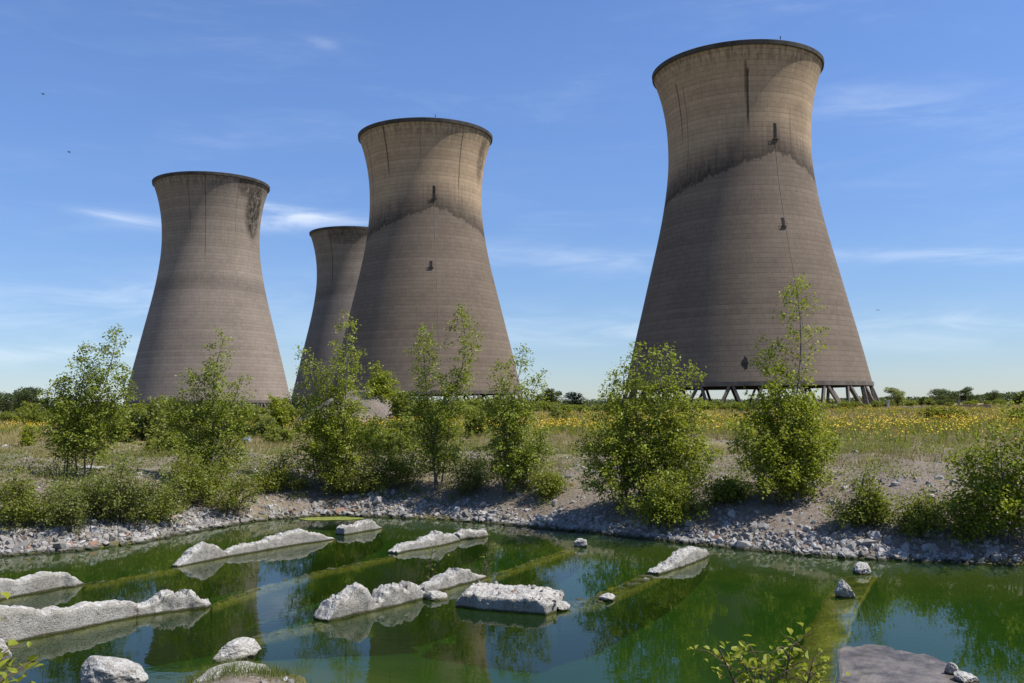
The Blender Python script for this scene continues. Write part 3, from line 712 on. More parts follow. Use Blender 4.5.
sw = rg.uniform(0, 26, 1500); 
m_weed = leaf_mat('weed_leaves', (.075, .105, .02), (.15, .17, .04), (.11, .12, .03))
xw, yw = scatter(5200, 17.5, 34, .64, 1.2); dw = sdist(xw, yw); pw = fbm(xw * .5 + 3, yw * .5, 3) + np.where(xw < 1, .09, 0) - np.clip((xw - 3) * .02, 0, .12)
k = (dw > .75) & (pw > .52); xw, yw = xw[k], yw[k]; nl = 46; hw = rg.uniform(.06, .30, len(xw))
Cw = np.stack([np.repeat(xw, nl) + rg.normal(size=nl * len(xw)) * .11, np.repeat(yw, nl) + rg.normal(size=nl * len(xw)) * .11, np.repeat(height(xw, yw), nl) + np.abs(rg.normal(size=nl * len(xw))) * np.repeat(hw, nl)], 1)
VW, QW = leaf_quads(Cw, .05, rg, flat=.6); tag(mesh_np('weeds', VW, QW, m_weed), 'low green weeds scattered over the far bank', 'weeds', kind='stuff')

m_flower, t, out = material('ragwort_yellow')
g = t.new('ShaderNodeNewGeometry'); principled(t, out, t.mix(g.outputs['Random Per Island'], (.50, .32, .015), (.66, .47, .04)), .8)
xs, ys = scatter(30000, 29, 190, .64, 1.45)
den = fbm(xs * .07 + 3, ys * .035, 4); band = np.exp(-((np.log(ys) - math.log(62)) / .55) ** 2)
k = (den * 1.2 + band * .42 + rg.uniform(-.12, .12, len(xs)) - .22 * np.clip(.12 - xs / ys, 0, .5) > .89) & (sdist(xs, ys) > 6.5); xs, ys = xs[k], ys[k]; n = len(xs); zs = height(xs, ys)
hh = rg.uniform(.4, .85, n)
SV, SF = blades(np.repeat(xs, 4) + rg.normal(size=4 * n) * .09, np.repeat(ys, 4) + rg.normal(size=4 * n) * .09, np.repeat(zs, 4), np.repeat(hh, 4) * rg.uniform(.6, 1, 4 * n), np.repeat(.05 + ys * .0006, 4))
NH = 7
Cn = np.stack([np.repeat(xs, NH) + rg.normal(size=NH * n) * .13, np.repeat(ys, NH) + rg.normal(size=NH * n) * .13, np.repeat(zs + hh, NH) + rg.uniform(-.16, .05, NH * n)], 1)
FV, FQ = leaf_quads(Cn, .068, rg, flat=.7, aspect=.95)
mi = np.concatenate([np.zeros(len(SF)), np.ones(len(FQ))])
tag(mesh_np('ragwort', np.concatenate([SV, FV]), [SF, FQ + len(SV)], [m_scrub, m_flower], None, False, mi), 'yellow ragwort flowering across the field', 'wildflowers', kind='stuff')

# ------------------------------------------------------------------ stones and rubble
def stone_proto(seed, npt=16):
    rg_ = np.random.default_rng(seed); bm = bmesh.new()
    p = rg_.normal(size=(npt, 3)); p /= np.linalg.norm(p, axis=1, keepdims=True); p *= rg_.uniform(.8, 1.1, (npt, 1)); p *= np.array([1, rg_.uniform(.6, .9), rg_.uniform(.45, .75)])
    for q in p: bm.verts.new(q)
    r_ = bmesh.ops.convex_hull(bm, input=bm.verts)
    bmesh.ops.delete(bm, geom=[v for v in bm.verts if not v.link_faces], context='VERTS')
    bmesh.ops.triangulate(bm, faces=bm.faces)
    bm.verts.index_update(); V = np.array([v.co[:] for v in bm.verts]); T = np.array([[v.index for v in f.verts] for f in bm.faces]); bm.free(); return V, T
SP = [stone_proto(300 + k, 14 + k) for k in range(10)]
def rotm(n):
    q = rg.normal(size=(n, 4)); q[:, 1:3] *= .55; q /= np.linalg.norm(q, axis=1, keepdims=True); w_, x, y, z = q.T
    return np.stack([1 - 2 * (y * y + z * z), 2 * (x * y - z * w_), 2 * (x * z + y * w_), 2 * (x * y + z * w_), 1 - 2 * (x * x + z * z), 2 * (y * z - x * w_), 2 * (x * z - y * w_), 2 * (y * z + x * w_), 1 - 2 * (x * x + y * y)], 1).reshape(-1, 3, 3)
m_stone, t, out = material('pale_rubble_stone')
g = t.new('ShaderNodeNewGeometry'); oi = t.new('ShaderNodeObjectInfo'); tc = t.new('ShaderNodeTexCoord')
rnd = t.m('FRACT', t.m('ADD', g.outputs['Random Per Island'], oi.outputs['Random']))
nn = t.noise(g.outputs['Position'], 14, 4, .65)
colr = t.mix(rnd, (.13, .125, .115), (.40, .395, .38)); colr = t.mix(t.ramp(nn, .4, .7), colr, (.22, .19, .155))
colr = t.mix(t.m('GREATER_THAN', rnd, .985), colr, (.26, .16, .115))
zz = t.sep(g.outputs['Position'])[2]
colr = t.mix(t.ramp(zz, WATER + .015, WATER + .09), (.045, .045, .025), colr)
principled(t, out, colr, .9, nn, .5, .02, .2)

# points along the far shore
fs = np.array([on_plane(x, y)[:2] for x, y in far_px]); seg = np.linalg.norm(np.diff(fs, axis=0), axis=1); cum = np.concatenate([[0], np.cumsum(seg)])
def shore(s, d):
    x = np.interp(s, cum, fs[:, 0]); y = np.interp(s, cum, fs[:, 1])
    k = np.clip(np.searchsorted(cum, s) - 1, 0, len(seg) - 1); tn = (fs[k + 1] - fs[k]) / seg[k][:, None]
    return x - tn[:, 1] * d, y + tn[:, 0] * d
def stones_mesh(name, x, y, size, sink=.2):
    z = height(x, y) + size * (.18 - sink) * .8
    Vs = []; Ts = []; off = 0; kind = rg.integers(0, len(SP), len(x)); Rm = rotm(len(x))
    for k in range(len(SP)):
        idx = np.where(kind == k)[0]; V0, T0 = SP[k]
        if not len(idx): continue
        V = np.einsum('nij,vj->nvi', Rm[idx], V0) * size[idx][:, None, None] + np.stack([x[idx], y[idx], z[idx]], 1)[:, None]
        T = T0[None] + (np.arange(len(idx)) * len(V0))[:, None, None] + off
        Vs.append(V.reshape(-1, 3)); Ts.append(T.reshape(-1, 3)); off += len(idx) * len(V0)
    return mesh_np(name, np.concatenate(Vs), np.concatenate(Ts), m_stone)
N = 15000
s = rg.uniform(0, cum[-1], N); wband = .30 + .55 * fbm(s * .35, s * 0 + 4, 3) ** 1.5
xs_ = np.interp(s, cum, fs[:, 0]); wband = wband * np.where((xs_ > -1.6) & (xs_ < 4.2), .55, 1.0) * np.where((xs_ > -7.0) & (xs_ < -4.4), 2.0, 1.0)
dd = np.abs(rg.normal(size=N)) * wband - .14
dd = np.where(rg.random(N) < .10, rg.uniform(.5, 3.6, N), dd)
keep = (fbm(s * .7 + 2, dd * 1.3 + 31, 3) > .40) | (rg.random(N) < .18); s, dd = s[keep], dd[keep]
x1, y1 = shore(s, dd); sz1 = np.clip(rg.lognormal(math.log(.042), .6, len(s)), .015, .17)
xs, ys = scatter(7000, 20, 48, .64, 1.4); k = (sdist(xs, ys) > 1.5) & (fbm(xs * .35 + 9, ys * .35, 3) > .47); xs, ys = xs[k], ys[k]
sz2 = np.clip(rg.lognormal(math.log(.04), .5, len(xs)), .015, .16)
xn = rg.uniform(-7, 8, 900); yn = rg.uniform(7, 10.6, 900); k = (sdist(xn, yn) > -.15); xn, yn = xn[k], yn[k]
tag(stones_mesh('rubble', np.concatenate([x1, xs, xn]), np.concatenate([y1, ys, yn]), np.concatenate([sz1, sz2, np.full(len(xn), .035) * rg.uniform(.5, 1.6, len(xn))])), 'loose grey stone rubble lining the far bank', 'rubble', kind='stuff')

# the 300 largest stones one by one
stone_me = []
for V0, T0 in SP:
    o = mesh_np('bank_stone', V0, T0, m_stone); stone_me.append(o.data); bpy.data.objects.remove(o)
stretch = [(-400, 62, 'large pale stone in the heap at the left end of the far bank', 'stones at the left end of the bank'), (62, 190, 'large grey stone at the waterside below the wide olive bush', 'stones below the olive bush'),
           (190, 300, 'large grey stone on the bank below the birch with the leaning tip', 'stones below the leaning-tip birch'), (300, 420, 'large shaded stone at the waterside below the dense two-spired birch', 'stones below the two-spired birch'),
           (420, 570, 'large grey stone at the waterside below the compact dark birch', 'stones below the compact birch'), (570, 710, 'large shaded stone at the waterside below the broad birch clump', 'stones below the birch clump'),
           (710, 840, 'large pale stone at the waterside below the tall pointed birch', 'stones below the pointed birch'), (840, 930, 'large pale stone at the waterside below the isolated round bush', 'stones below the round bush'), (930, 1500, 'large grey stone at the waterside by the right edge shrub', 'stones at the right end of the bank')]
s = np.linspace(.8, cum[-1] - .8, 300) + rg.uniform(-.06, .06, 300); dd = np.abs(rg.normal(size=300)) * .28 - .10
xb, yb = shore(s, dd)
for q in range(300):
    sz = float(np.clip(rg.lognormal(math.log(.105), .38), .06, .27)); px = CX + F * xb[q] / yb[q]
    lab = next(L_ for L_ in stretch if L_[0] <= px < L_[1])
    o = link(bpy.data.objects.new('bank_stone', stone_me[q % 10])); o.location = (xb[q], yb[q], hgt(xb[q], yb[q]) + sz * .08); o.scale = (sz, sz, sz); o.rotation_euler = (rg.uniform(-.4, .4), rg.uniform(-.4, .4), rg.uniform(0, 6.28))
    tag(o, lab[2], 'stone', lab[3])

# ------------------------------------------------------------------ broken concrete walls in the pond
def concrete(name, wl, patch=(.34, .52)):
    m, t, out = material(name)
    g = t.new('ShaderNodeNewGeometry'); P = g.outputs['Position']; zz = t.sep(P)[2]; nz = t.sep(g.outputs['True Normal'])[2]
    a = t.noise(P, 2.2, 5, .65); b = t.noise(P, 11, 5, .7); c_ = t.noise(P, 46, 3, .7)
    colr = t.mix(t.ramp(a, .3, .7), (.28, .262, .222), (.43, .412, .365))
    colr = t.mix(t.ramp(b, .52, .7), colr, (.17, .15, .12))
    colr = t.mix(t.m('MULTIPLY', t.ramp(c_, .52, .62), t.ramp(nz, -.3, .45, .35, 1.0)), colr, (.115, .10, .08))
    lich = t.noise(P, 5.5, 6, .75)
    colr = t.mix(t.ramp(lich, .57, .66, 0.0, .55), colr, (.14, .13, .095))
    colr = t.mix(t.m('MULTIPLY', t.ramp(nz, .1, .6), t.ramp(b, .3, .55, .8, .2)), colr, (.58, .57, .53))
    stn = t.noise(t.xyz(t.m('MULTIPLY', t.sep(P)[0], 9), t.m('MULTIPLY', t.sep(P)[1], 9), t.m('MULTIPLY', zz, .8)), 1, 3, .6)
    colr = t.mix(t.m('MULTIPLY', t.ramp(stn, .5, .7), t.ramp(nz, .4, .1, 0, .45)), colr, (.25, .235, .19))
    hz = t.m('ADD', zz, t.m('MULTIPLY', t.m('SUBTRACT', a, .5), .05))
    colr = t.mix(t.ramp(hz, WATER + wl * .3, WATER + wl), t.mix(b, (.035, .042, .02), (.10, .085, .04)), colr)
    colr = t.mix(t.ramp(zz, WATER - .03, WATER + .0), t.mix(t.ramp(a, *patch), (.07, .065, .018), t.mix(t.ramp(b, .35, .65), (.32, .215, .045), (.54, .40, .13))), colr)
    colr = t.mix(t.ramp(zz, WATER - .14, WATER - .05), t.mix(b, (.02, .055, .010), (.045, .07, .014)), colr)
    principled(t, out, colr, .92, t.m('ADD', t.m('MULTIPLY', b, .7), t.m('MULTIPLY', c_, .6)), 1.0, .04, .2)
    return m
m_conc = concrete('broken_concrete', .045); m_wet = concrete('wet_based_concrete', .13); m_ledge = concrete('mustard_ledge', .045, (.0, .2))

def fr3(x, y, z, s, o=4): return mnoise.fractal(Vector((x * s, y * s, z * s)), 1.0, 2.0, o)

def wall_piece(name, label, line, thick, rough, seed, cat='broken wall', group='broken concrete walls in the pond', face=1.0, bottom=-.7, mat=None, leanback=.25):
    """line: (px, waterline py, height px) along the near face, left to right"""
    pts = []
    for (px, py, hp) in line:
        p = on_plane(px, py); pts.append((p[0], p[1], hp * p[1] / F))
    pts = np.array(pts); sg = np.hypot(np.diff(pts[:, 0]), np.diff(pts[:, 1])); cu = np.concatenate([[0], np.cumsum(sg)])
    n = max(10, int(cu[-1] / .03)); s = np.linspace(0, cu[-1], n)
    X = np.interp(s, cu, pts[:, 0]); Y = np.interp(s, cu, pts[:, 1]); Hh = np.interp(s, cu, pts[:, 2])
    dr = np.array([pts[-1, 0] - pts[0, 0], pts[-1, 1] - pts[0, 1]]); dr /= np.linalg.norm(dr); nm = np.array([-dr[1], dr[0]])
    if nm[1] < 0: nm = -nm
    rows = []
    NC = 13; NF = 6
    for i in range(n):
        jk = 1.0 if thick < 1 else .35
        jag = jk * fr3(s[i] * 1.0, seed * 3.1, 0, 2.4, 5) * .035 * rough + jk * abs(fr3(s[i], seed, 9, 6.5, 3)) * .03 * rough
        h = max(-.06, Hh[i] + jag * min(1, .3 + Hh[i] * 4)) if Hh[i] > -.03 else Hh[i]
        h += (mnoise.cell(Vector((s[i] * 5.3, seed, 0))) - .5) * .045 * rough * jk * min(1, max(h, 0) * 5)
        ring = [(0, bottom)]
        hf = h - jk * abs(fr3(s[i], seed * 2.7, 4, 3.0, 4)) * .09 * rough * face * min(1, max(h, 0) * 4)
        for k in range(NF): ring.append((0, -.12 + (hf + .12) * (k + 1) / NF))
        for k in range(1, NC):
            u = k / NC; ring.append((u * thick, hf + (h - hf) * min(1, u * 2.2) - leanback * thick * max(0, u - .55) * rough + fr3(s[i], u * thick, seed, 5.5 if thick < 1 else 3.4, 5) * .035 * rough + abs(fr3(s[i] + 3, u * thick, seed, 14, 3)) * .02 * rough))
        ring.append((thick, h - leanback * thick - .04)); ring.append((thick, bottom))
        end = min(s[i], cu[-1] - s[i])
        R_ = []
        for j, (u, z) in enumerate(ring):
            x = X[i] + nm[0] * u; y = Y[i] + nm[1] * u
            amp = .011 * rough * (1.0 if 0 < j < len(ring) - 1 else .3) * (1.0 if j > NF else (.25 if rough < 1.2 else 1.0))
            dx = fr3(x, y, z + seed, 5, 4) * amp * 2.2; dy = fr3(x + 7, y, z + seed, 5, 4) * amp * 2.2
            R_.append((x + dx, y + dy, WATER + z + (fr3(x, y + 5, z + seed, 9, 3) * amp if j > NF else 0)))
        rows.append(R_)
    V = np.array(rows); m_ = V.shape[1]; V = V.reshape(-1, 3)
    i = np.arange(n - 1)[:, None] * m_; j = np.arange(m_)[None]; k = (j + 1) % m_
    Q = np.stack([i + j, i + m_ + j, i + m_ + k, i + k], -1).reshape(-1, 4)
    bm = bmesh.new(); vs = [bm.verts.new(v) for v in V]
    for q in Q: bm.faces.new([vs[a_] for a_ in q])
    bm.faces.new([vs[a_] for a_ in range(m_)]); bm.faces.new([vs[(n - 1) * m_ + a_] for a_ in range(m_)][::-1])
    bmesh.ops.recalc_face_normals(bm, faces=bm.faces)
    me = bpy.data.meshes.new(name); bm.to_mesh(me); bm.free(); me.materials.append(mat or m_conc)
    me.polygons.foreach_set('use_smooth', np.array([abs(p.normal.z) < .35 and len(p.vertices) == 4 for p in me.polygons])); me.update()
    return tag(link(bpy.data.objects.new(name, me)), label, cat, group)

W = lambda lab, line, th, ro, sd, **kw: wall_piece('broken_wall', lab, line, th, ro, sd, **kw)
W('broken pale wall running off the left edge, the farther of the two there', [(-70, 613, 22), (0, 600, 22), (20, 596, 15), (45, 592, 17), (62, 588, 18), (74, 587, 10), (85, 584, 0)], .29, .9, 1)
W('short wedge of broken wall pointing left, before the long far wall', [(178, 567, 0), (192, 564, 10), (208, 561, 18), (222, 558, 13), (227, 557, 2)], .29, .9, 2)
W('long low broken wall farthest back on the left', [(227, 557, 4), (245, 554, 10), (268, 550, 11), (285, 547, 13), (302, 544, 13), (318, 542, 9), (336, 539, 0)], .29, .9, 3)
W('small humped wall fragment nearest the far bank', [(344, 535, 6), (352, 534, 10), (362, 532, 9), (368, 531, 11), (375, 530, 7), (383, 528, 0)], .28, 1.0, 4)
W('longest smooth faced wall at the left, low and straight', [(-80, 664, 40), (0, 646, 36), (20, 641, 32), (45, 636, 25), (75, 630, 24), (92, 626, 25), (110, 622, 20), (137, 617, 16)], .29, .8, 5)
W('rough rounded boulder end joined to the longest smooth wall', [(137, 617, 12), (150, 615, 13), (170, 612, 14), (188, 610, 16), (198, 609, 13), (206, 608, 9), (211, 606, 2)], .46, 1.7, 6)
W('broken wall in mid pond with a nub at its right end', [(397, 554, 2), (408, 551, 8), (422, 549, 8), (440, 546, 13), (452, 543, 10), (460, 541, 2)], .28, 1.0, 7)
W('small block continuing the mid pond wall to the right', [(460, 540, 6), (466, 539, 9), (478, 538, 8), (485, 537, 8), (488, 536, 2)], .28, 1.3, 8)
W('jagged double humped wall in the centre of the pond', [(327, 622, 2), (340, 619, 18), (356, 615, 27), (366, 613, 26), (378, 610, 9), (392, 607, 19), (408, 603, 18), (420, 600, 14), (427, 598, 2)], .34, 1.4, 9)
W('tapering wall behind the jagged double hump', [(424, 594, 6), (436, 592, 8), (448, 589, 14), (460, 585, 14), (470, 583, 10), (480, 580, 5), (488, 577, 0)], .29, 1.0, 10)
islet = W('flat rubble topped slab islet right of the centre', [(456, 607, 4), (466, 608, 15), (480, 610, 15), (505, 612, 15), (530, 614, 15), (546, 615, 12), (555, 613, 9), (559, 609, 0)], 1.15, 1.3, 11, leanback=.05)
W('slanting wall fragment with a knobbly top, right of the pond centre', [(659, 575, 2), (668, 572, 6), (680, 568, 8), (686, 566, 14), (696, 562, 14), (704, 559, 13), (709, 556, 2)], .29, 1.2, 12)

bl = [islet.matrix_world @ v.co for v in islet.data.vertices if v.co.z > WATER + .09]
bl = [bl[k] for k in rg.integers(0, len(bl), 60)]
Vs = []; Ts = []; off = 0
for q, p in enumerate(bl):
    V0, T0 = SP[q % 10]; sz = rg.uniform(.015, .06); Vs.append(V0 @ rotm(1)[0].T * sz + np.array(p)); Ts.append(T0 + off); off += len(V0)
tag(mesh_np('rubble', np.concatenate(Vs), np.concatenate(Ts), m_stone, islet), kind='stuff')
# submerged wall tops joining them
def sunk(label, line, th, sd, hz=-.08):
    o = wall_piece('sunken_wall', label, [(a_, b_, -1) for a_, b_ in line], th, 1.1, sd, cat='sunken wall', group='sunken wall tops', bottom=-.55, mat=m_ledge)
    o.location.z = hz + .058; return o
sunk('brown sunken wall top linking the left edge wall to the short wedge', [(86, 585), (178, 568)], .27, 21, -.06)
sunk('brown sunken wall top between the boulder end and the mid pond wall', [(212, 606), (268, 587), (330, 570), (396, 556)], .27, 22, -.06)
sunk('sunken wall top between the tapering wall and the small rock', [(488, 579), (530, 564), (580, 547)], .27, 23, -.06)
sunk('sunken ledge between the slab islet and the small flat rock', [(560, 611), (605, 602)], .8, 24, -.06)
sunk('sunken wall top leading to the slanting knobbly fragment', [(604, 602), (640, 585), (660, 576)], .5, 25, -.06)
sunk('pale sunken wall face left of the jagged double hump', [(250, 640), (328, 623)], .27, 26, -.06)
# wide sunken wall at the right
pts = [(803, 700), (820, 660), (834, 620), (846, 598), (862, 574)]
b = MB(); L0 = []; R0 = []
nseg = 40
for q in range(nseg + 1):
    u = q / nseg * (len(pts) - 1); k = min(int(u), len(pts) - 2); f = u - k
    p = on_plane(pts[k][0] * (1 - f) + pts[k + 1][0] * f, pts[k][1] * (1 - f) + pts[k + 1][1] * f)
    j = fr3(p[0], p[1], 2, 2.2, 4)
    for (o_, z) in ((-.36 + .08 * j, -.8), (-.33 + .10 * j, -.03 + .03 * j), (0, -.015 + .03 * fr3(p[0], p[1], 5, 3, 3)), (.24 + .04 * fr3(p[0], p[1], 8, 2.2, 4), -.015 + .03 * fr3(p[0], p[1], 7, 3, 3)), (.26, -.8)):
        L0.append((p[0] + o_, p[1], WATER + z))
V = np.array(L0); i = np.arange(nseg)[:, None] * 5; j = np.arange(4)[None]
Q = np.stack([i + j, i + j + 1, i + j + 6, i + j + 5], -1).reshape(-1, 4)
tag(mesh_np('sunken_wall', V, Q, m_ledge, None, True), 'mustard coloured sunken wall at the right, running towards the two white rocks', 'sunken wall', 'sunken wall tops')

# sunken slab at bottom right
cs = [(838, 645), (868, 644), (905, 650), (930, 655), (955, 668), (985, 684), (1010, 705), (830, 705)]
m_slab = simple('silted_slab', (.055, .048, .042), (.175, .15, .122), 3.6, .38)
cs = [(cs[k][0] * (1 - f) + cs[(k + 1) % 8][0] * f + 7 * fr3(k + f, 1, 3, 1.7, 4), cs[k][1] * (1 - f) + cs[(k + 1) % 8][1] * f + 2.5 * fr3(k + f, 5, 3, 1.7, 4)) for k in range(8) for f in np.arange(0, 1, .1)]
E_ = np.array([on_plane(x, y, WATER) for x, y in cs]); cen = E_.mean(0); n = len(E_); bm = bmesh.new(); rings = []
for q, f in enumerate(np.linspace(1, .04, 26)):
    row = []
    for p in E_:
        x, y = cen[0] + (p[0] - cen[0]) * f, cen[1] + (p[1] - cen[1]) * f
        z = WATER + .009 + .008 * fr3(x, y, 3, 2.6, 5) + .006 * fr3(x, y, 8, 9, 3) - (.05 if q == 0 else .012 if q == 1 else 0)
        row.append(bm.verts.new((x, y, z)))
    rings.append(row)
low = [bm.verts.new((p[0], p[1], WATER - .6)) for p in E_]; rings.insert(0, low)
for a_, b_ in zip(rings[:-1], rings[1:]):
    for q in range(n): bm.faces.new([a_[q], a_[(q + 1) % n], b_[(q + 1) % n], b_[q]])
bm.faces.new(rings[-1]); bm.faces.new(low[::-1])
bmesh.ops.recalc_face_normals(bm, faces=bm.faces); me = bpy.data.meshes.new('sunken_slab'); bm.to_mesh(me); bm.free(); me.materials.append(m_slab)
tag(link(bpy.data.objects.new('sunken_slab', me)), 'pale silted slab lying awash at bottom right', 'slab')

# single rocks
def rock(px, py, wpx, hpx, label, seed, deep=1.0, z=WATER, name='rock', sink=.35, mat=None, rough=1.0):
    p = on_plane(px, py, z); w_ = wpx * p[1] / F / 2; h_ = hpx * p[1] / F
    bm = bmesh.new(); bmesh.ops.create_icosphere(bm, subdivisions=5, radius=1)
    rgk = random.Random(seed * 7 + 1); planes = []
    for q in range(17):
        nv = Vector((rgk.gauss(0, 1), rgk.gauss(0, 1), rgk.gauss(0, 1))).normalized(); planes.append((nv, rgk.uniform(.62, .98)))
    for v in bm.verts:
        c = v.co.copy(); n_ = min([d_ / max(c.dot(nv), .05) for nv, d_ in planes] + [1.15]) - 1 + mnoise.fractal(c * 2.2 + Vector((seed * 3.3, 0, 0)), 1, 2, 5) * .09
        n_ += mnoise.fractal(c * 5 + Vector((seed, 1, 0)), 1, 2, 3) * .05; n_ *= max(rough, .7); k = 1 + n_; v.co = Vector((c.x * w_ * k, c.y * w_ * deep * k, (c.z * (1 + .6 * n_)) * h_ * .8))
    me = bpy.data.meshes.new(name); bm.to_mesh(me); bm.free(); me.materials.append(mat or m_conc)
    me.polygons.foreach_set('use_smooth', np.full(len(me.polygons), False)); me.update()
    o = link(bpy.data.objects.new(name, me)); o.location = (p[0], p[1] + w_ * deep * .6, z + h_ * .2); o.rotation_euler.z = seed
    return tag(o, label, 'rock', 'rocks in the pond')
rock(581, 547, 13, 9, 'tiny white rock at the end of the sunken wall near the far bank', 1)
rock(608, 601, 17, 7, 'small flat rock between the slab islet and the slanting fragment', 2)
rock(490, 590, 10, 6, 'pebble sized rock sitting behind the slab islet', 3)
rock(846, 598, 18, 17, 'nearer of the two white rocks at the tip of the mustard sunken wall', 4)
rock(865, 574, 20, 11, 'farther of the two white rocks at the tip of the mustard sunken wall', 5)
rock(106, 690, 84, 30, 'large smooth pale rock at the bottom edge, lower left', 6, .55, rough=.45)
rock(234, 663, 50, 20, 'dark based rock with a white cap, left of centre at the bottom', 7, .7, mat=m_wet)
rock(228, 688, 95, 16, 'pale crumbling edge of the near bank with grass on it, bottom left of centre', 13, .7, rough=.6)
rock(-4, 662, 20, 22, 'pale rock showing at the left edge beneath the smooth wall', 8)
rock(953, 676, 12, 12, 'small upright stone on the corner of the silted slab', 9)
rock(968, 684, 24, 10, 'low stone by the small upright stone at bottom right', 10)
rock(560, 610, 24, 8, 'flat rust stained rock at the right tip of the slab islet', 11)
rock(436, 600, 26, 8, 'rust stained low rock beside the jagged double hump', 12)

# near bank grass at bottom left
xs = rg.normal(size=2600) * .38; ys = rg.normal(size=2600) * .22; c0 = on_plane(240, 676); xs += c0[0]; ys += c0[1] - .25
k = sdist(xs, ys) > .0; xs, ys = xs[k], ys[k]
V_, F_ = blades(xs, ys, height(xs, ys) - .02, rg.uniform(.05, .16, len(xs)), rg.uniform(.006, .012, len(xs)))
tag(mesh_np('bank_grass', V_, F_, leaf_mat('fresh_grass', (.09, .13, .03), (.17, .19, .06), (.14, .15, .05))), 'tufts of grass on the near bank at the bottom edge', 'grass', kind='stuff')

# ------------------------------------------------------------------ foreground sprigs
def leaf_fold(Cn, size, rg):
    n = len(Cn); N = rg.normal(size=(n, 3)); N[:, 2] = np.abs(N[:, 2]) + .6; N /= np.linalg.norm(N, axis=1, keepdims=True)
    A = rg.normal(size=(n, 3)); A[:, 2] -= .4; A -= N * (A * N).sum(1, keepdims=True); A /= np.linalg.norm(A, axis=1, keepdims=True); B = np.cross(N, A)
    z = (size * rg.uniform(.5, 1.2, n))[:, None]; f = rg.uniform(.05, .2, n)[:, None]
    P = lambda a, b, c: Cn + A * z * a + B * z * b + N * z * c
    V = np.stack([P(-.5, 0, 0), P(-.28, .26, f), P(.02, .33, f * 1.1), P(.3, .17, f * .7), P(.55, 0, -.05), P(.3, -.17, f * .7), P(.02, -.33, f * 1.1), P(-.28, -.26, f), P(0, 0, 0), P(-.62, 0, .02)], 1).reshape(-1, 3)
    o = (np.arange(n) * 10)[:, None]
    Q = np.concatenate([o + np.array(q) for q in ((0, 8, 2, 1), (8, 4, 3, 2), (0, 7, 6, 8), (8, 6, 5, 4))])
    return V, Q
def sprig(base, tips, label, seed, leaf, mat, wmax, name='birch_sapling', **kw):
    st = [((0, 0, -.1), tuple(np.array(tp) - base)) for tp in tips]
    rg_ = np.random.default_rng(seed); root = empty(name, base, label, 'sapling')
    wd, L = grow(st, rg_, wmax, **kw); wd.build('trunk', m_stem, root, True); V, Q = leaf_fold(L, leaf, rg_); mesh_np('crown', V, Q, mat, root)
    return root
bx = at_dist(782, 700, 6.6); bx[2] = hgt(bx[0], bx[1])
sprig(bx, [at_dist(720, 650, 6.5), at_dist(742, 660, 6.4), at_dist(790, 648, 6.7), at_dist(814, 656, 6.6), at_dist(770, 665, 6.4), at_dist(756, 654, 6.6), at_dist(822, 674, 6.6)], 'bright young birch sapling poking up at the bottom edge, right of centre', 51, .062, m_birch2, .20, nb=14, t0=.4, leaf_step=.05, twig=.16, prof=lambda u: .8, spread=.05)
bx = at_dist(-25, 700, 3.0); bx[2] = hgt(bx[0], bx[1])
sprig(bx, [at_dist(-8, 628, 3.0), at_dist(-16, 655, 3.0), at_dist(-10, 680, 3.0), at_dist(-34, 615, 3.1)], 'few near leaves poking in at the left edge', 52, .045, m_birch2, .10, nb=7, t0=.5, leaf_step=.07, twig=.08, prof=lambda u: .7, spread=.04)
# thin weeds standing in the water
for (px, py, tp, lab, sd) in [(485, 572, 540, 'thin green weed rising beside the tapering wall', 61), (429, 582, 548, 'faint reed stem in front of the mid pond wall', 62)]:
    p = on_plane(px, py); p[2] -= .3; tip = at_dist(px + 4, tp, p[1])
    sprig(p, [tip, tip + np.array([.1, 0, -.12])], lab, sd, .05, m_scrub, .09, name='water_weed', nb=8, t0=.4, leaf_step=.09, twig=.08, prof=lambda u: .7)['category'] = 'weed'
# floating algae mat
c0 = on_plane(328, 519); bm = bmesh.new(); ring = []
for q in range(36):
    a = q * 2 * PI / 36; r_ = 1 + .35 * mnoise.noise(Vector((math.cos(a) * 1.7, math.sin(a) * 1.7, 4)))
    ring.append((c0[0] + .85 * r_ * math.cos(a), c0[1] + .42 * r_ * math.sin(a)))
top_ = [bm.verts.new((x, y, WATER + .015)) for x, y in ring]; bot_ = [bm.verts.new((x, y, WATER - .03)) for x, y in ring]
bm.faces.new(top_)
for q in range(36): bm.faces.new([top_[q], bot_[q], bot_[(q + 1) % 36], top_[(q + 1) % 36]])
bmesh.ops.recalc_face_normals(bm, faces=bm.faces); me = bpy.data.meshes.new('algae_mat'); bm.to_mesh(me); bm.free(); me.materials.append(simple('algae_scum', (.10, .13, .02), (.22, .23, .06), 9))
tag(link(bpy.data.objects.new('algae_mat', me)), 'yellow green scum mat floating under the far bank', 'algae mat')

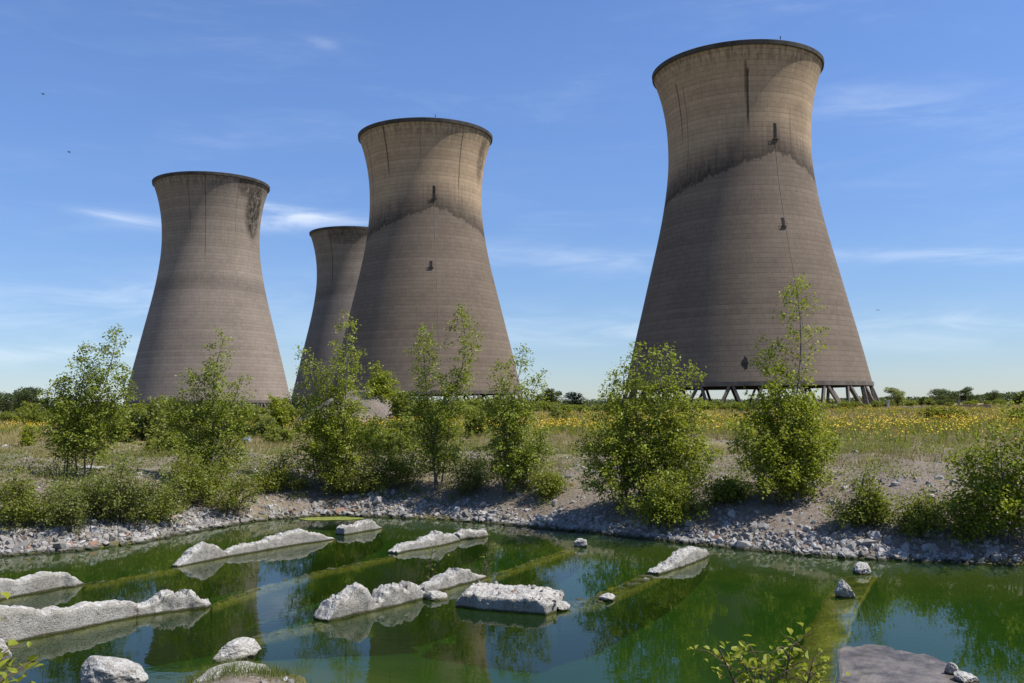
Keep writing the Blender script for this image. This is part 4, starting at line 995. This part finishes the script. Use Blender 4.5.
# ------------------------------------------------------------------ gravel heap, low walls and posts
c0 = at_dist(362, hz_(362), 86); n = 70; xs = np.linspace(-9, 9, n); A, B = np.meshgrid(xs, xs)
q = np.hypot(A / 6.4, B / 6.0) + (fbm(A * .4 + 40, B * .4, 3) - .5) * .45
Z = 3.0 * np.clip(1 - q ** 1.6, -.3, 1) * (.85 + .35 * fbm(A * .3, B * .3 + 30, 3)) + (fbm(A * 2, B * 2, 3) - .5) * .25
V = np.stack([A + c0[0], B + c0[1], Z - .1 + hgt(c0[0], c0[1])], -1).reshape(-1, 3); i = np.arange(n - 1)[:, None] * n + np.arange(n - 1)[None]
m_heap, t, out = material('heap_gravel')
g = t.new('ShaderNodeNewGeometry'); n1 = t.noise(g.outputs['Position'], 1.2, 5, .65); n2 = t.noise(g.outputs['Position'], 9, 3, .7)
principled(t, out, t.mix(t.ramp(n2, .4, .65), t.mix(n1, (.17, .14, .112), (.27, .23, .19)), (.11, .092, .075)), .95, n2, .8, .1)
tag(mesh_np('gravel_heap', V, np.stack([i, i + 1, i + n + 1, i + n], -1).reshape(-1, 4), m_heap, None, True), 'brown gravel heap in front of the middle tower', 'gravel heap')

def low_wall(x0, x1, ytop, dist, label, mat, th=.35):
    a = at_dist(x0, ytop, dist); b_ = at_dist(x1, ytop, dist); z0 = hgt(a[0], a[1]) - .3
    nn = 14; bm = bmesh.new(); rows = []
    for q in range(nn + 1):
        f = q / nn; x = a[0] * (1 - f) + b_[0] * f; z = a[2] + fr3(x, dist, 1, 1.1, 3) * .12
        rows.append([bm.verts.new(v) for v in ((x, dist - th / 2, z0), (x, dist - th / 2, z), (x, dist + th / 2, z), (x, dist + th / 2, z0))])
    for q in range(nn):
        for k in range(4): bm.faces.new([rows[q][k], rows[q + 1][k], rows[q + 1][(k + 1) % 4], rows[q][(k + 1) % 4]])
    bm.faces.new(rows[0][::-1]); bm.faces.new(rows[-1]); bmesh.ops.recalc_face_normals(bm, faces=bm.faces)
    me = bpy.data.meshes.new('concrete_wall'); bm.to_mesh(me); bm.free(); me.materials.append(mat)
    return tag(link(bpy.data.objects.new('concrete_wall', me)), label, 'wall')
m_w1 = simple('grey_wall', (.22, .20, .18), (.34, .32, .29), .9); m_w2 = simple('dark_wall', (.06, .05, .05), (.12, .10, .09), .9)
low_wall(900, 929, 406.5, 140, 'low pale concrete wall between the willow and the yellow broom bush', m_w1)
low_wall(962, 990, 405, 150, 'low dark wall right of the thin post in the right hand field', m_w2)
for (px, d_, y, lab, w_) in [(888, 140, 400, 'pale concrete post just right of the rightmost tower', .32), (958.5, 140, 398, 'thin dark post at the left end of the dark wall', .3), (535.5, 30, 428, 'dark short post half hidden in the broad birch clump', .1)][:2]:
    a = at_dist(px, y, d_); z0 = hgt(a[0], a[1]) - .2; b = MB(); b.box((a[0], a[1], z0), (a[0], a[1], a[2] - .1), w_, w_, (0, 1, 0)); b.box((a[0], a[1], a[2] - .1), (a[0], a[1], a[2]), w_ * 1.25, w_ * 1.25, (0, 1, 0))
    tag(b.build('fence_post', m_steel if px < 900 else m_leg), lab, 'post')

m_sack = simple('pale_plastic', (.10, .13, .17), (.36, .40, .44), 9, .5)
for (px, py, w_, h_, lab) in [(247, 443, .24, .26, 'pale bluish plastic sack lying behind the birch with the leaning tip'), (93, 470, .34, .07, 'flat white slab lying on the bank behind the twin-trunked birch')]:
    p = ground_hit(px, py); bm = bmesh.new(); bmesh.ops.create_icosphere(bm, subdivisions=4, radius=1)
    for v in bm.verts:
        c = v.co.copy(); k = 1 + mnoise.fractal(c * 1.6 + Vector((px, 0, 0)), 1, 2, 4) * .25; v.co = Vector((c.x * w_ * k, c.y * .25 * k, max(-.3, c.z) * h_ * k))
    me = bpy.data.meshes.new('plastic_sack'); bm.to_mesh(me); bm.free(); me.materials.append(m_sack if h_ > .1 else m_stone)
    o = link(bpy.data.objects.new('plastic_sack' if h_ > .1 else 'stone_slab', me)); o.location = (p[0], p[1], p[2] + .05); tag(o, lab, 'sack' if h_ > .1 else 'slab')
# birds far up
m_bird = simple('dark_feathers', (.02, .02, .02), (.04, .04, .04), 4)
for (px, py, d_, lab) in [(43, 94, 120, 'tiny dark bird high in the sky at the upper left'), (69, 152, 120, 'tiny dark bird lower than the first, left of the leftmost tower'), (877, 310, 150, 'tiny dark bird right of the rightmost tower')]:
    p = at_dist(px, py, d_); bm = bmesh.new(); bmesh.ops.create_icosphere(bm, subdivisions=2, radius=1)
    for v in bm.verts: v.co = Vector((v.co.x * .22, v.co.y * .07, v.co.z * .07))
    for s_ in (-1, 1):
        q = [bm.verts.new(c) for c in ((.1, s_ * .04, .02), (-.08, s_ * .04, .02), (-.06, s_ * .28, .11), (-.1, s_ * .5, .05), (.02, s_ * .3, .13))]
        bm.faces.new(q if s_ > 0 else q[::-1])
    q = [bm.verts.new(c) for c in ((-.18, 0, .01), (-.34, .06, .01), (-.34, -.06, .01))]; bm.faces.new(q)
    me = bpy.data.meshes.new('bird'); bm.to_mesh(me); bm.free(); me.materials.append(m_bird); o = link(bpy.data.objects.new('bird', me)); o.location = p; o.rotation_euler = (.3, .1, 1.0); tag(o, lab, 'bird', 'birds in the sky')
